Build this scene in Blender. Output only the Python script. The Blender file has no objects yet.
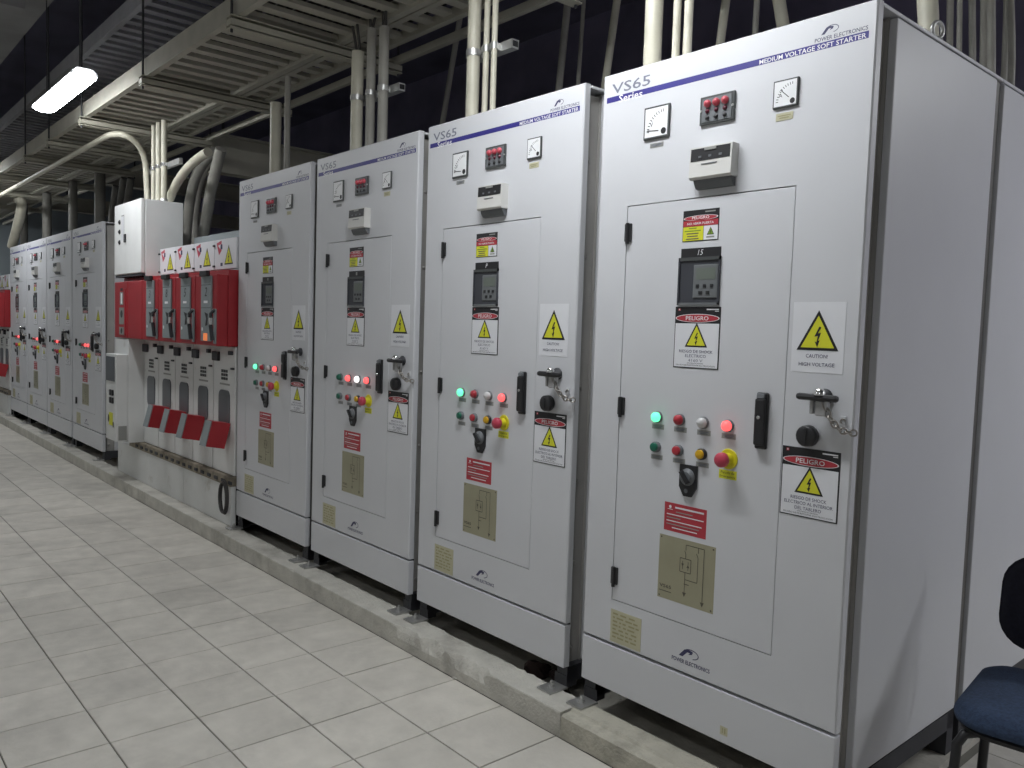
import bpy, bmesh, math, random
from mathutils import Vector, Matrix

random.seed(7)
SC = bpy.context.scene
COL = SC.collection

# ------------------------------------------------------------------ camera
FPX = 815.8774
RM = [[0.657302776, 0.752941721, 0.032122032],
      [0.069268055, -0.017916893, -0.997437177],
      [-0.750436537, 0.657843256, -0.063931632]]
CP = Vector((1.893636, -2.021405, 1.350163))
cam_d = bpy.data.cameras.new('camera')
cam_d.sensor_width = 36.0
cam_d.lens = FPX * 36.0 / 1024.0
cam_d.clip_start = 0.02
cam = bpy.data.objects.new('camera', cam_d)
COL.objects.link(cam)
r_, d_, f_ = (Vector(v) for v in RM)
m4 = Matrix.Identity(4)
for i in range(3):
    m4[i][0] = r_[i]; m4[i][1] = -d_[i]; m4[i][2] = -f_[i]; m4[i][3] = CP[i]
cam.matrix_world = m4
SC.camera = cam

# ------------------------------------------------------------------ world, exposure
wd = bpy.data.worlds.new('world'); SC.world = wd
wd.use_nodes = True
wd.node_tree.nodes['Background'].inputs[0].default_value = (0.5, 0.55, 0.7, 1)
wd.node_tree.nodes['Background'].inputs[1].default_value = 0.02
vs = SC.view_settings
vs.view_transform = 'Standard'; vs.look = 'None'; vs.gamma = 1.0
vs.use_curve_mapping = False
vs.exposure = 0.0
# emission strength of the tubes, row by row; the aisle row is added fill
LAMPS = dict(near=61.0, seen=42.0, row=38.0, aisle=21.0, right=72.0)

def ray(u, v):
    a, b = (u - 512) / FPX, (v - 384) / FPX
    return r_ * a + d_ * b + f_
def onY(u, v, y=0.0):
    k = ray(u, v); return CP + k * ((y - CP.y) / k.y)
def onX(u, v, x):
    k = ray(u, v); return CP + k * ((x - CP.x) / k.x)
def onZ(u, v, z=0.0):
    k = ray(u, v); return CP + k * ((z - CP.z) / k.z)
def project(p):
    q = Vector(p) - CP
    w = q.dot(f_)
    if w < 0.05: return None
    return (512 + FPX * q.dot(r_) / w, 384 + FPX * q.dot(d_) / w)

# ------------------------------------------------------------------ materials
MATS = {}
def M(name, col, rough=0.5, metal=0.0, var=0.06, scale=6.0, bump=0.0, bscale=60.0, emit=0.0, ecol=None, objrand=0.0, stain=None):
    m = bpy.data.materials.new(name); m.use_nodes = True
    nt = m.node_tree; b = nt.nodes['Principled BSDF']
    b.inputs['Roughness'].default_value = rough
    b.inputs['Metallic'].default_value = metal
    tc = nt.nodes.new('ShaderNodeTexCoord')
    nz = nt.nodes.new('ShaderNodeTexNoise'); nz.inputs['Scale'].default_value = scale; nz.inputs['Detail'].default_value = 6
    nt.links.new(tc.outputs['Object'], nz.inputs['Vector'])
    geo = nt.nodes.new('ShaderNodeNewGeometry')
    if objrand or stain: nt.links.new(geo.outputs['Position'], nz.inputs['Vector'])
    mx = nt.nodes.new('ShaderNodeMix'); mx.data_type = 'RGBA'
    lo = tuple(max(0, c * (1 - var)) for c in col); hi = tuple(min(1, c * (1 + var)) for c in col)
    mr = nt.nodes.new('ShaderNodeMapRange')
    mr.inputs['From Min'].default_value = 0.3; mr.inputs['From Max'].default_value = 0.7
    nt.links.new(nz.outputs['Fac'], mr.inputs['Value'])
    nt.links.new(mr.outputs['Result'], mx.inputs['Factor'])
    mx.inputs['A'].default_value = (*lo, 1); mx.inputs['B'].default_value = (*hi, 1)
    out = mx.outputs['Result']
    if stain:
        scol, sscale, t0, t1 = stain
        n2 = nt.nodes.new('ShaderNodeTexNoise'); n2.inputs['Scale'].default_value = sscale; n2.inputs['Detail'].default_value = 9
        n2.inputs['Roughness'].default_value = 0.65
        nt.links.new(geo.outputs['Position'], n2.inputs['Vector'])
        r2 = nt.nodes.new('ShaderNodeMapRange'); r2.inputs['From Min'].default_value = t0; r2.inputs['From Max'].default_value = t1
        nt.links.new(n2.outputs['Fac'], r2.inputs['Value'])
        m2 = nt.nodes.new('ShaderNodeMix'); m2.data_type = 'RGBA'
        nt.links.new(r2.outputs['Result'], m2.inputs['Factor'])
        nt.links.new(out, m2.inputs['A']); m2.inputs['B'].default_value = (*scol, 1)
        out = m2.outputs['Result']
    if objrand:
        oi = nt.nodes.new('ShaderNodeObjectInfo')
        r3 = nt.nodes.new('ShaderNodeMapRange'); r3.inputs['To Min'].default_value = 1 - objrand; r3.inputs['To Max'].default_value = 1 + objrand
        nt.links.new(oi.outputs['Random'], r3.inputs['Value'])
        vm = nt.nodes.new('ShaderNodeVectorMath'); vm.operation = 'SCALE'
        nt.links.new(out, vm.inputs[0]); nt.links.new(r3.outputs['Result'], vm.inputs['Scale'])
        out = vm.outputs[0]
    nt.links.new(out, b.inputs['Base Color'])
    if bump:
        bp = nt.nodes.new('ShaderNodeBump'); bp.inputs['Strength'].default_value = bump; bp.inputs['Distance'].default_value = 0.01
        n3 = nt.nodes.new('ShaderNodeTexNoise'); n3.inputs['Scale'].default_value = bscale; n3.inputs['Detail'].default_value = 8
        nt.links.new(tc.outputs['Object'], n3.inputs['Vector'])
        nt.links.new(n3.outputs['Fac'], bp.inputs['Height']); nt.links.new(bp.outputs['Normal'], b.inputs['Normal'])
    if emit:
        b.inputs['Emission Color'].default_value = (*(ecol or col), 1)
        b.inputs['Emission Strength'].default_value = emit
    MATS[name] = m
    return m

M('cabinet_paint', (0.60, 0.61, 0.635), 0.42, var=0.025, scale=3)
M('frame_steel', (0.40, 0.39, 0.37), 0.45, 0.1, var=0.10)
M('seam_steel', (0.13, 0.125, 0.115), 0.5, 0.2, var=0.10)
M('lock_steel', (0.40, 0.40, 0.40), 0.4, 0.4, var=0.08)
M('dark_steel', (0.035, 0.036, 0.042), 0.6, var=0.2)
M('gap_black', (0.012, 0.012, 0.014), 0.9)
M('galvanised', (0.48, 0.48, 0.47), 0.38, 0.75, var=0.12, scale=25)
M('chrome', (0.75, 0.75, 0.75), 0.2, 1.0)
M('chain_metal', (0.36, 0.34, 0.31), 0.35, 0.9, var=0.2, scale=40)
M('blue_print', (0.030, 0.026, 0.20), 0.5)
M('navy_print', (0.035, 0.035, 0.10), 0.5)
M('grey_print', (0.16, 0.17, 0.22), 0.5)
M('white_print', (0.78, 0.78, 0.80), 0.5, var=0.02)
M('white_vinyl', (0.72, 0.73, 0.76), 0.4, var=0.03)
M('black_print', (0.014, 0.014, 0.016), 0.45)
M('red_print', (0.42, 0.035, 0.05), 0.45)
M('yellow_print', (0.66, 0.66, 0.03), 0.45)
M('green_print', (0.18, 0.30, 0.03), 0.5)
M('black_plastic', (0.018, 0.018, 0.020), 0.4)
M('grey_plastic', (0.14, 0.15, 0.16), 0.5)
M('smoke_plastic', (0.055, 0.058, 0.068), 0.18)
M('module_face', (0.135, 0.145, 0.15), 0.4)
M('lcd', (0.13, 0.15, 0.13), 0.3)
M('beige_plastic', (0.60, 0.595, 0.57), 0.5)
M('meter_face', (0.80, 0.81, 0.82), 0.3)
M('bezel', (0.06, 0.065, 0.065), 0.4)
M('tag_grey', (0.27, 0.275, 0.26), 0.5)
M('khaki_plate', (0.36, 0.345, 0.24), 0.35, 0.3, var=0.06, scale=8)
M('cream_plate', (0.50, 0.48, 0.33), 0.5, var=0.06)
M('cream_mark', (0.33, 0.31, 0.17), 0.5)
M('khaki_line', (0.11, 0.10, 0.075), 0.5)
M('lens_green_on', (0.1, 0.8, 0.4), 0.3, emit=1.6, ecol=(0.12, 0.95, 0.42))
M('lens_green_off', (0.01, 0.12, 0.075), 0.3)
M('lens_red_on', (0.9, 0.1, 0.1), 0.3, emit=1.5, ecol=(1.0, 0.10, 0.10))
M('lens_red_off', (0.42, 0.03, 0.045), 0.3)
M('lens_white_off', (0.55, 0.55, 0.55), 0.25)
M('lens_white_on', (0.9, 0.9, 0.9), 0.25, emit=1.6, ecol=(1, 0.97, 0.95))
M('lens_yellow_off', (0.62, 0.36, 0.01), 0.3)
M('pink_red', (0.50, 0.05, 0.09), 0.4)
M('yellow_plastic', (0.66, 0.60, 0.02), 0.45)
M('led_red', (0.42, 0.06, 0.08), 0.3, emit=0.05, ecol=(1, 0.12, 0.2))
M('led_dark', (0.09, 0.01, 0.025), 0.3)
M('gear_white', (0.66, 0.67, 0.66), 0.45, var=0.06, scale=4, stain=((0.36, 0.34, 0.28), 5.0, 0.60, 0.80))
M('box_white', (0.80, 0.81, 0.80), 0.5, var=0.04)
M('gear_red', (0.36, 0.022, 0.030), 0.4, var=0.08)
M('gear_grey', (0.25, 0.28, 0.29), 0.5, var=0.06)
M('window_grey', (0.10, 0.108, 0.12), 0.35)
M('rust_strip', (0.24, 0.21, 0.16), 0.8, var=0.35, scale=18)
M('orange_light', (0.8, 0.25, 0.08), 0.4, emit=0.5, ecol=(1, 0.25, 0.08))
M('conduit_cream', (0.56, 0.54, 0.44), 0.45, var=0.10, scale=9)
M('conduit_grey', (0.33, 0.32, 0.285), 0.55, var=0.15, scale=9)
M('tray_paint', (0.40, 0.385, 0.325), 0.55, var=0.10, scale=7)
M('upper_tray_shaded', (0.22, 0.22, 0.23), 0.6, var=0.12, scale=7)  # darker and bluer than tray_paint: the weaker light up there is in the colour
M('beam_paint', (0.42, 0.405, 0.33), 0.6, var=0.12, scale=4)
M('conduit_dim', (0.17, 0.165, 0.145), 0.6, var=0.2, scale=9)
M('cable_black', (0.020, 0.019, 0.020), 0.6, var=0.3)
M('cable_grey', (0.06, 0.057, 0.054), 0.6, var=0.3)
M('tile', (0.565, 0.54, 0.485), 0.62, var=0.10, scale=9, objrand=0.075, stain=((0.37, 0.355, 0.32), 2.2, 0.50, 0.78), bump=0.12, bscale=70)
M('grout', (0.15, 0.145, 0.125), 0.9, var=0.2)
M('kerb_concrete', (0.52, 0.505, 0.455), 0.85, var=0.14, scale=9, bump=0.6, bscale=90, stain=((0.30, 0.285, 0.25), 4.0, 0.52, 0.72))
M('kerb_new', (0.46, 0.44, 0.37), 0.85, var=0.12, scale=9, bump=0.5, bscale=90, stain=((0.25, 0.24, 0.20), 5.0, 0.55, 0.75))
M('trench_concrete', (0.46, 0.44, 0.39), 0.9, var=0.2, scale=6, bump=0.5, bscale=50)
M('wall_dark', (0.20, 0.185, 0.275), 0.9, var=0.25, scale=2)
M('wall_blue_grey', (0.26, 0.30, 0.32), 0.8, var=0.08, scale=2)
M('wall_pale', (0.72, 0.72, 0.70), 0.8, var=0.05, scale=2)
M('ceiling_dark', (0.13, 0.125, 0.18), 0.9, var=0.2, scale=2)
M('soffit_grey', (0.28, 0.28, 0.28), 0.9, var=0.12, scale=3)
for k_, e_ in LAMPS.items(): M('tube_light_' + k_, (0.95, 0.97, 1.0), 0.4, var=0.0, emit=e_, ecol=(0.95, 0.975, 1.0))
M('lamp_housing', (0.60, 0.61, 0.62), 0.5)
M('chair_seat_fabric', (0.028, 0.048, 0.095), 0.95, var=0.25, scale=120, bump=0.3, bscale=300)
M('chair_back_fabric', (0.010, 0.010, 0.020), 0.95, var=0.25, scale=120)
M('rag', (0.035, 0.02, 0.018), 0.95, var=0.5, scale=30)

# ------------------------------------------------------------------ mesh builder
class MB:
    def __init__(s): s.v = []; s.f = []; s.m = []; s.sm = []
    def add(s, vs, fs, mat, smooth=False):
        n = len(s.v); s.v += [tuple(p) for p in vs]
        for f in fs:
            s.f.append([i + n for i in f]); s.m.append(mat); s.sm.append(smooth)
        return s
    def box(s, x0, x1, y0, y1, z0, z1, mat):
        v = [(x, y, z) for x in (x0, x1) for y in (y0, y1) for z in (z0, z1)]
        return s.add(v, [(0, 1, 3, 2), (4, 6, 7, 5), (0, 4, 5, 1), (2, 3, 7, 6), (0, 2, 6, 4), (1, 5, 7, 3)], mat)
    def rbox(s, x0, x1, y0, y1, z0, z1, mat, b=0.003):
        bm = bmesh.new()
        vs = [bm.verts.new((x, y, z)) for x in (x0, x1) for y in (y0, y1) for z in (z0, z1)]
        for f in [(0, 1, 3, 2), (4, 6, 7, 5), (0, 4, 5, 1), (2, 3, 7, 6), (0, 2, 6, 4), (1, 5, 7, 3)]:
            bm.faces.new([vs[i] for i in f])
        b = min(b, 0.45 * min(x1 - x0, y1 - y0, z1 - z0))
        bmesh.ops.bevel(bm, geom=list(bm.edges), offset=b, segments=2, affect='EDGES', profile=0.5)
        bm.verts.index_update()
        s.add([v.co[:] for v in bm.verts], [[v.index for v in f.verts] for f in bm.faces], mat)
        bm.free(); return s
    def prism(s, pts, axis, a, b, mat):
        # pts: 2D outline; axis 'x' -> (y,z), 'y' -> (x,z), 'z' -> (x,y)
        def mk(p, t):
            return {'x': (t, p[0], p[1]), 'y': (p[0], t, p[1]), 'z': (p[0], p[1], t)}[axis]
        n = len(pts)
        v = [mk(p, a) for p in pts] + [mk(p, b) for p in pts]
        fs = [list(range(n))[::-1], list(range(n, 2 * n))] + [(i, (i + 1) % n, n + (i + 1) % n, n + i) for i in range(n)]
        return s.add(v, fs, mat)
    def lathe(s, c, prof, mat, n=20, axis=(0, -1, 0), smooth=True):
        # prof: list of (distance along axis, radius)
        a = Vector(axis).normalized()
        t = Vector((1, 0, 0)) if abs(a.x) < 0.9 else Vector((0, 0, 1))
        p = a.cross(t).normalized(); q = a.cross(p)
        c = Vector(c); vs = []
        for d, r in prof:
            for i in range(n):
                th = 2 * math.pi * i / n
                vs.append(c + a * d + (p * math.cos(th) + q * math.sin(th)) * r)
        fs = []
        for k in range(len(prof) - 1):
            for i in range(n):
                j = (i + 1) % n
                fs.append((k * n + i, k * n + j, (k + 1) * n + j, (k + 1) * n + i))
        s.add(vs, fs, mat, smooth)
        base = len(s.v) - len(vs)
        for k, rev in ((0, True), (len(prof) - 1, False)):
            if prof[k][1] > 1e-6:
                ring = [vs[k * n + i] for i in range(n)]
                s.add(ring, [list(range(n))[::-1] if rev else list(range(n))], mat)
        return s
    def tube(s, path, r, mat, n=12, closed=False, cap=True):
        path = [Vector(p) for p in path]; N = len(path); vs = []; fs = []
        up = None
        for i, p in enumerate(path):
            if closed: t = path[(i + 1) % N] - path[i - 1]
            else: t = path[min(i + 1, N - 1)] - path[max(i - 1, 0)]
            t.normalize()
            if up is None:
                up = Vector((0, 0, 1)) if abs(t.z) < 0.9 else Vector((1, 0, 0))
            u = (up - t * up.dot(t)).normalized(); w = t.cross(u); up = u
            rr = r[i] if isinstance(r, (list, tuple)) else r
            for k in range(n):
                th = 2 * math.pi * k / n
                vs.append(p + (u * math.cos(th) + w * math.sin(th)) * rr)
        for i in range(N if closed else N - 1):
            j = (i + 1) % N
            for k in range(n):
                l = (k + 1) % n
                fs.append((i * n + k, i * n + l, j * n + l, j * n + k))
        s.add(vs, fs, mat, True)
        if cap and not closed:
            s.add(vs[:n], [list(range(n))[::-1]], mat); s.add(vs[-n:], [list(range(n))], mat)
        return s
    def mesh(s, name, off=(0, 0, 0)):
        me = bpy.data.meshes.new(name)
        me.from_pydata([(v[0] - off[0], v[1] - off[1], v[2] - off[2]) for v in s.v], [], s.f)
        names = []
        for m in s.m:
            if m not in names: names.append(m)
        for m in names: me.materials.append(MATS[m])
        me.polygons.foreach_set('material_index', [names.index(m) for m in s.m])
        me.polygons.foreach_set('use_smooth', s.sm)
        me.update()
        return me
    def build(s, name, parent=None, off=(0, 0, 0), loc=None):
        if loc is not None: off = loc
        return link(name, s.mesh(name, off), parent, loc)

def link(name, me, parent=None, loc=None):
    o = bpy.data.objects.new(name, me); COL.objects.link(o)
    if parent: o.parent = parent
    if loc is not None and not parent: o.location = loc
    return o
def tag(o, label=None, cat=None, group=None, kind=None):
    if label: o['label'] = label
    if cat: o['category'] = cat
    if group: o['group'] = group
    if kind: o['kind'] = kind
    return o
def thing(name, label, cat, loc, group=None):
    o = bpy.data.objects.new(name, None); COL.objects.link(o)
    o.location = loc; o.empty_display_size = 0.1
    return tag(o, label, cat, group)
CACHE = {}
def cpart(key, name, fn, parent, off=(0, 0, 0), label=None):
    if key not in CACHE: CACHE[key] = fn().mesh(name, off)
    o = link(name, CACHE[key], parent)
    if label: o['label'] = label
    return o

# lettering -> flat polygons
TXT = {}
def txt_polys(s, shear=0.0, bold=0.0):
    k = (s, shear, bold)
    if k not in TXT:
        cu = bpy.data.curves.new('t', 'FONT'); cu.body = s; cu.resolution_u = 2; cu.shear = shear; cu.offset = bold
        ob = bpy.data.objects.new('t', cu); COL.objects.link(ob)
        dg = bpy.context.evaluated_depsgraph_get(); dg.update()
        ev = ob.evaluated_get(dg); me = ev.to_mesh()
        vs = [(v.co.x, v.co.y) for v in me.vertices]; fs = [list(p.vertices) for p in me.polygons]
        ev.to_mesh_clear()
        bpy.data.objects.remove(ob); bpy.data.curves.remove(cu)
        xs = [v[0] for v in vs] or [0]; ys = [v[1] for v in vs] or [0]
        TXT[k] = (vs, fs, min(xs), max(xs), min(ys), max(ys))
    return TXT[k]

class Art:
    """flat print: polygons in (u right, v up) on thin layers facing -Y"""
    def __init__(s, cx, cz, y=0.0, dl=0.00035): s.cx, s.cz, s.y, s.dl = cx, cz, y, dl; s.mb = MB()
    def P(s, u, v, l): return (s.cx + u, s.y - 0.0004 - l * s.dl, s.cz + v)
    def poly(s, pts, mat, l): s.mb.add([s.P(u, v, l) for u, v in pts], [list(range(len(pts)))], mat); return s
    def rect(s, u0, v0, u1, v1, mat, l): return s.poly([(u0, v0), (u1, v0), (u1, v1), (u0, v1)], mat, l)
    def plate(s, w, h, mat, t=0.0012):
        s.mb.box(s.cx - w / 2, s.cx + w / 2, s.y - t, s.y + 0.0002, s.cz - h / 2, s.cz + h / 2, mat); s.y -= t; return s
    def ell(s, u, v, a, b, mat, l, n=28):
        return s.poly([(u + a * math.cos(2 * math.pi * i / n), v + b * math.sin(2 * math.pi * i / n)) for i in range(n)], mat, l)
    def text(s, t, u, v, h, mat, l, w=None, shear=0.0, bold=0.0, align='c'):
        vs, fs, x0, x1, y0, y1 = txt_polys(t, shear, bold)
        sv = h / (y1 - y0); su = sv if w is None else w / (x1 - x0)
        ox = {'c': -(x0 + x1) / 2, 'l': -x0, 'r': -x1}[align]
        s.mb.add([s.P(u + (x + ox) * su, v + (y - (y0 + y1) / 2) * sv, l) for x, y in vs], fs, mat); return s
    def warn(s, u, v, w, l, fill='yellow_print', edge='black_print'):
        h = w * 0.90; b = v - h / 2
        s.poly([(u - w / 2, b), (u + w / 2, b), (u, b + h)], edge, l)
        k = 0.80; c = b + h / 3
        s.poly([(u - w / 2 * k, c + (b - c) * k), (u + w / 2 * k, c + (b - c) * k), (u, c + (b + h - c) * k)], fill, l + 1)
        q = w * 0.30; bo = [(0.15, 1.0), (-0.42, -0.05), (0.02, 0.02), (-0.12, -0.62), (-0.34, -0.56), (0.0, -1.15), (0.30, -0.40), (0.08, -0.48), (0.42, 0.38), (0.0, 0.28), (0.42, 0.92)]
        s.poly([(u + x * q * 0.62, c + y * q * 0.72 + q * 0.06) for x, y in bo][::-1], edge, l + 2); return s
    def arrow(s, u, v, d, mat, l): return s.poly([(u - d * .5, v), (u, v - d), (u + d * .5, v)], mat, l)

def peligro(cx, cz, w, h, lines, y=0.0):
    a = Art(cx, cz, y).plate(w, h, 'black_print')
    a.rect(-w / 2 + .003, -h / 2 + .003, w / 2 - .003, h / 2 - h * .27, 'white_vinyl', 1)
    a.ell(0, h * .5 - h * .185, w * .485, h * .070, 'white_print', 1)
    a.ell(0, h * .5 - h * .185, w * .465, h * .060, 'red_print', 2)
    a.text('PELIGRO', 0, h * .5 - h * .185, h * .07, 'white_print', 3, w=w * .50, bold=0.01)
    a.rect(-w * .43, h * .435, -w * .38, h * .475, 'red_print', 1); a.rect(-w * .415, h * .445, -w * .395, h * .468, 'white_print', 2)
    a.rect(w * .20, h * .448, w * .46, h * .466, 'white_print', 1); a.rect(w * .38, h * .424, w * .46, h * .436, 'white_print', 1)
    a.warn(0, h * .045, w * .50, 2)
    v = -h * .225
    for t, tw in lines:
        a.text(t, 0, v, h * .048, 'grey_print' if tw < .4 else 'navy_print', 2, w=w * tw); v -= h * .073
    a.text('DISTANCIA MINIMA', 0, -h * .418, h * .018, 'black_print', 2, w=w * .36)
    a.text('PELIGRO DE MUERTE POR ELECTROCUCION', 0, -h * .452, h * .022, 'black_print', 2, w=w * .86)
    return a.mb

def pe_logo(a, u, v, s, l, mat, k=1.0):
    # swoosh emblem: leaning P stroke inside an open arc
    P_ = [(-.62, -.42), (-.34, -.42), (-.02, .14), (.18, .16), (.06, -.06), (.32, .06), (.38, .34), (.05, .44), (-.22, .34)]
    a.poly([(u + x * s, v + y * s * k) for x, y in P_], mat, l)
    pts = []
    for i in range(13):
        th = math.radians(140 - i * 18); pts.append((u + .25 * s + .54 * s * math.cos(th), v + (.06 + .48 * math.sin(th)) * s * k))
    for i in range(12, -1, -1):
        th = math.radians(140 - i * 18); pts.append((u + .27 * s + .46 * s * math.cos(th), v + (.06 + .39 * math.sin(th)) * s * k))
    a.poly(pts[::-1], mat, l)

# ------------------------------------------------------------------ dimensions shared by the row
ZK = 0.087          # kerb top
ZT = 2.20           # cabinet top
DW = 0.913          # door width
DEP = 0.81          # cabinet depth

# ================================================================== SETTING
XA, XB, YA, YB, ZC = -14.0, 6.5, -5.5, 3.6, 4.3
fl = MB().box(XA, XB, YA, YB, -0.10, -0.004, 'grout').build('floor'); tag(fl, kind='structure')
TP = 0.2797
tiles_all = []
i0 = int((XA + 1.106) / TP) - 1; i1 = int((XB + 1.106) / TP) + 1
for i in range(i0, i1):
    for j in range(-15, 19):
        x0, x1 = -1.106 + i * TP, -1.106 + (i + 1) * TP
        y0, y1 = -1.295 + j * TP, -1.295 + (j + 1) * TP
        x0, x1 = max(x0, XA), min(x1, XB); y0, y1 = max(y0, YA), min(y1, YB)
        if x1 - x0 < .02 or y1 - y0 < .02: continue
        if x0 < 0.93:
            if y0 > -0.20:
                if x1 <= 0.97: continue
                x0 = 0.955
            elif y1 > -0.20: y1 = -0.1255
        if x1 - x0 < .02 or y1 - y0 < .02: continue
        tiles_all.append((x0, x1, y0, y1))
def vis(t):
    c = []
    for x in (t[0], t[1]):
        for y in (t[2], t[3]):
            p = project((x, y, 0))
            if p: c.append(p)
    if len(c) < 4: return False
    return max(p[0] for p in c) > -5 and min(p[0] for p in c) < 1029 and min(p[1] for p in c) < 775 and max(p[1] for p in c) > 0
G = 0.0022
def tile_dist(t): return (Vector(((t[0] + t[1]) / 2, (t[2] + t[3]) / 2, 0)) - CP).length
shown = sorted([t for t in tiles_all if vis(t)], key=tile_dist)[:290]
shown_set = set(shown)
for t in shown:
    w, d = t[1] - t[0] - 2 * G, t[3] - t[2] - 2 * G
    key = ('tile', round(w, 3), round(d, 3))
    if key not in CACHE:
        b = 0.0015
        mb = MB()
        v = [(-w / 2, -d / 2, -.004), (w / 2, -d / 2, -.004), (w / 2, d / 2, -.004), (-w / 2, d / 2, -.004),
             (-w / 2, -d / 2, -b), (w / 2, -d / 2, -b), (w / 2, d / 2, -b), (-w / 2, d / 2, -b),
             (-w / 2 + b, -d / 2 + b, 0), (w / 2 - b, -d / 2 + b, 0), (w / 2 - b, d / 2 - b, 0), (-w / 2 + b, d / 2 - b, 0)]
        fs = [(8, 9, 10, 11)] + [(a + i, a + (i + 1) % 4, a + 4 + (i + 1) % 4, a + 4 + i) for a in (0, 4) for i in range(4)]
        CACHE[key] = mb.add(v, fs, 'tile').mesh('tile')
    o = link('tile', CACHE[key], fl)
    o.location = ((t[0] + t[1]) / 2, (t[2] + t[3]) / 2, random.uniform(-.0006, .0006))
mb = MB()
for t in tiles_all:
    if t in shown_set: continue
    mb.box(t[0] + G, t[1] - G, t[2] + G, t[3] - G, -.004, 0, 'tile')
o = mb.build('tiles', fl); tag(o, kind='stuff')

# floor of the recess under the cabinets and the kerb in front of it
o = MB().box(XA, 0.93, -0.02, YB, -0.003, 0.022, 'trench_concrete').build('floor_trench'); tag(o, kind='structure')
def kerb(name, xa, xb, mat, chip=None, ridge=False):
    n = int((xb - xa) / 0.025); rnd = random.Random(3)
    vs = []; rows = 8
    for i in range(n + 1):
        x = xa + (xb - xa) * i / n
        e = 0.004
        c = 0.0
        if chip:
            for (ca, cb, dep) in chip:
                if ca < x < cb: c = dep * (0.5 + 0.5 * rnd.random()) * min(1, (x - ca) / .05, (cb - x) / .05)
        j = rnd.uniform(-.0015, .0015)
        yf = -0.125 + j
        ct = c * (0.45 + .5 * rnd.random())
        if ridge:
            pr = [(yf, 0.0), (yf, ZK * .5), (yf + .002, ZK - .014), (yf + .010, ZK - .008), (yf + .045, ZK - .008), (yf + .052, ZK), (0.0, ZK), (0.004, 0.02)]
        else:
            pr = [(yf, 0.0), (yf + j, ZK * .45), (yf + c * .35, ZK - e - ct * 1.1), (yf + c * .6 + .002, ZK - ct * .7), (yf + c * .9 + e, ZK - ct * .15 + rnd.uniform(-.001, .001)), (yf + c * 1.25 + .02, ZK), (0.0 + rnd.uniform(-.006, .006), ZK), (0.004, 0.02)]
        vs += [(x, y, z) for y, z in pr]
    fs = [(i * rows + k, i * rows + k + 1, (i + 1) * rows + k + 1, (i + 1) * rows + k) for i in range(n) for k in range(rows - 1)]
    fs = [f[::-1] for f in fs]
    fs += [list(range(rows)), [n * rows + k for k in range(rows)][::-1]]
    o = MB().add(vs, fs, mat).build(name)
    tag(o, kind='structure'); return o
kerb('concrete_kerb', -13.9, 0.03, 'kerb_concrete', chip=[(-0.98, -0.80, .03), (-0.80, -0.62, .045), (-0.60, -0.34, .04), (-2.0, -1.9, .015), (-4.2, -4.15, .012)])
kerb('concrete_kerb', 0.032, 0.93, 'kerb_new', ridge=True)

tag(MB().box(XA, XB, YB, YB + .2, -.1, ZC, 'wall_dark').build('wall_back'), kind='structure')
tag(MB().box(XA, XB, YA - .2, YA, -.1, ZC, 'wall_pale').build('wall_front'), kind='structure')
tag(MB().box(XB, XB + .2, YA - .2, YB + .2, -.1, ZC, 'wall_pale').build('wall_right'), kind='structure')
tag(MB().box(XA - .2, XA, YA - .2, YB + .2, -.1, ZC, 'wall_blue_grey').build('wall_left'), kind='structure')
tag(MB().box(XA - .2, XB + .2, YA - .2, YB + .2, ZC, ZC + .2, 'ceiling_dark').build('ceiling'), kind='structure')
# paler concrete soffit over the aisle, with downstand beams
sof = MB().box(XA, XB, YA, -0.42, 3.90, ZC, 'soffit_grey').build('ceiling_soffit'); tag(sof, kind='structure')
for k, x in enumerate((-13, -11.2, -9.4, -7.6, -5.8, -4.0, -2.2, -.4, 1.4)):
    o = MB().box(x - .09, x + .09, YA, -0.62, 3.78, 3.90, 'soffit_grey').build('soffit_rib', sof)

# ================================================================== LAMPS
def lamp(x, y, z, tube, label, group=None):
    t = thing('ceiling_lamp', label, 'lamp', (x, y, z), group or 'tube lamps over the aisle')
    L = 0.60
    h = MB()
    h.prism([(-.074, .022), (-.074, .034), (-.045, .062), (.045, .062), (.074, .034), (.074, .022)][::-1], 'x', -L + .03, L - .03, 'lamp_housing')
    h.build('housing', t)
    d = MB(); n = 10; vs = []
    st = [(-L + .076 - .076 * math.cos(a * math.pi / 10), max(.12, math.sin(a * math.pi / 10))) for a in range(6)]
    st += [(-x_, s_) for x_, s_ in st[::-1]]
    for xx, s_ in st:
        for k in range(n + 1):
            th = math.pi * k / n
            vs.append((xx, -math.cos(th) * .076 * s_, .0215 - math.sin(th) * .030 * s_))
    N = len(st)
    fs = [(a * (n + 1) + k, (a + 1) * (n + 1) + k, (a + 1) * (n + 1) + k + 1, a * (n + 1) + k + 1) for a in range(N - 1) for k in range(n)]
    fs += [list(range(n + 1)), [(N - 1) * (n + 1) + k for k in range(n + 1)][::-1]]
    d.add(vs, [f[::-1] for f in fs], 'tube_light_' + tube, True).build('diffuser', t)
    for s_ in (-1, 1):
        MB().tube([(s_ * .45, 0, .060), (s_ * .45, 0, 3.9 - z)], .004, 'dark_steel', n=6).build('hanger_rod', t)
    return t
lamp(-4.34, -0.655, 2.83, 'seen', 'glowing white tube lamp hanging at upper left below the cable tray')
lamp(0.10, -0.655, 2.83, 'near', 'tube lamp hanging above the two nearest cabinets, out of view')
for x in (-13.3, -8.8): lamp(x, -0.655, 2.83, 'row', 'tube lamp hanging in the row over the far cabinet fronts, out of view')
for x in (-11.0, -6.5, -2.0, 2.5): lamp(x, -3.2, 2.83, 'aisle', 'added fill lamp over the far side of the aisle, out of view', 'added fill lamps across the aisle')  # unseen row, added as fill to brighten floor and lower fronts
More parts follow.
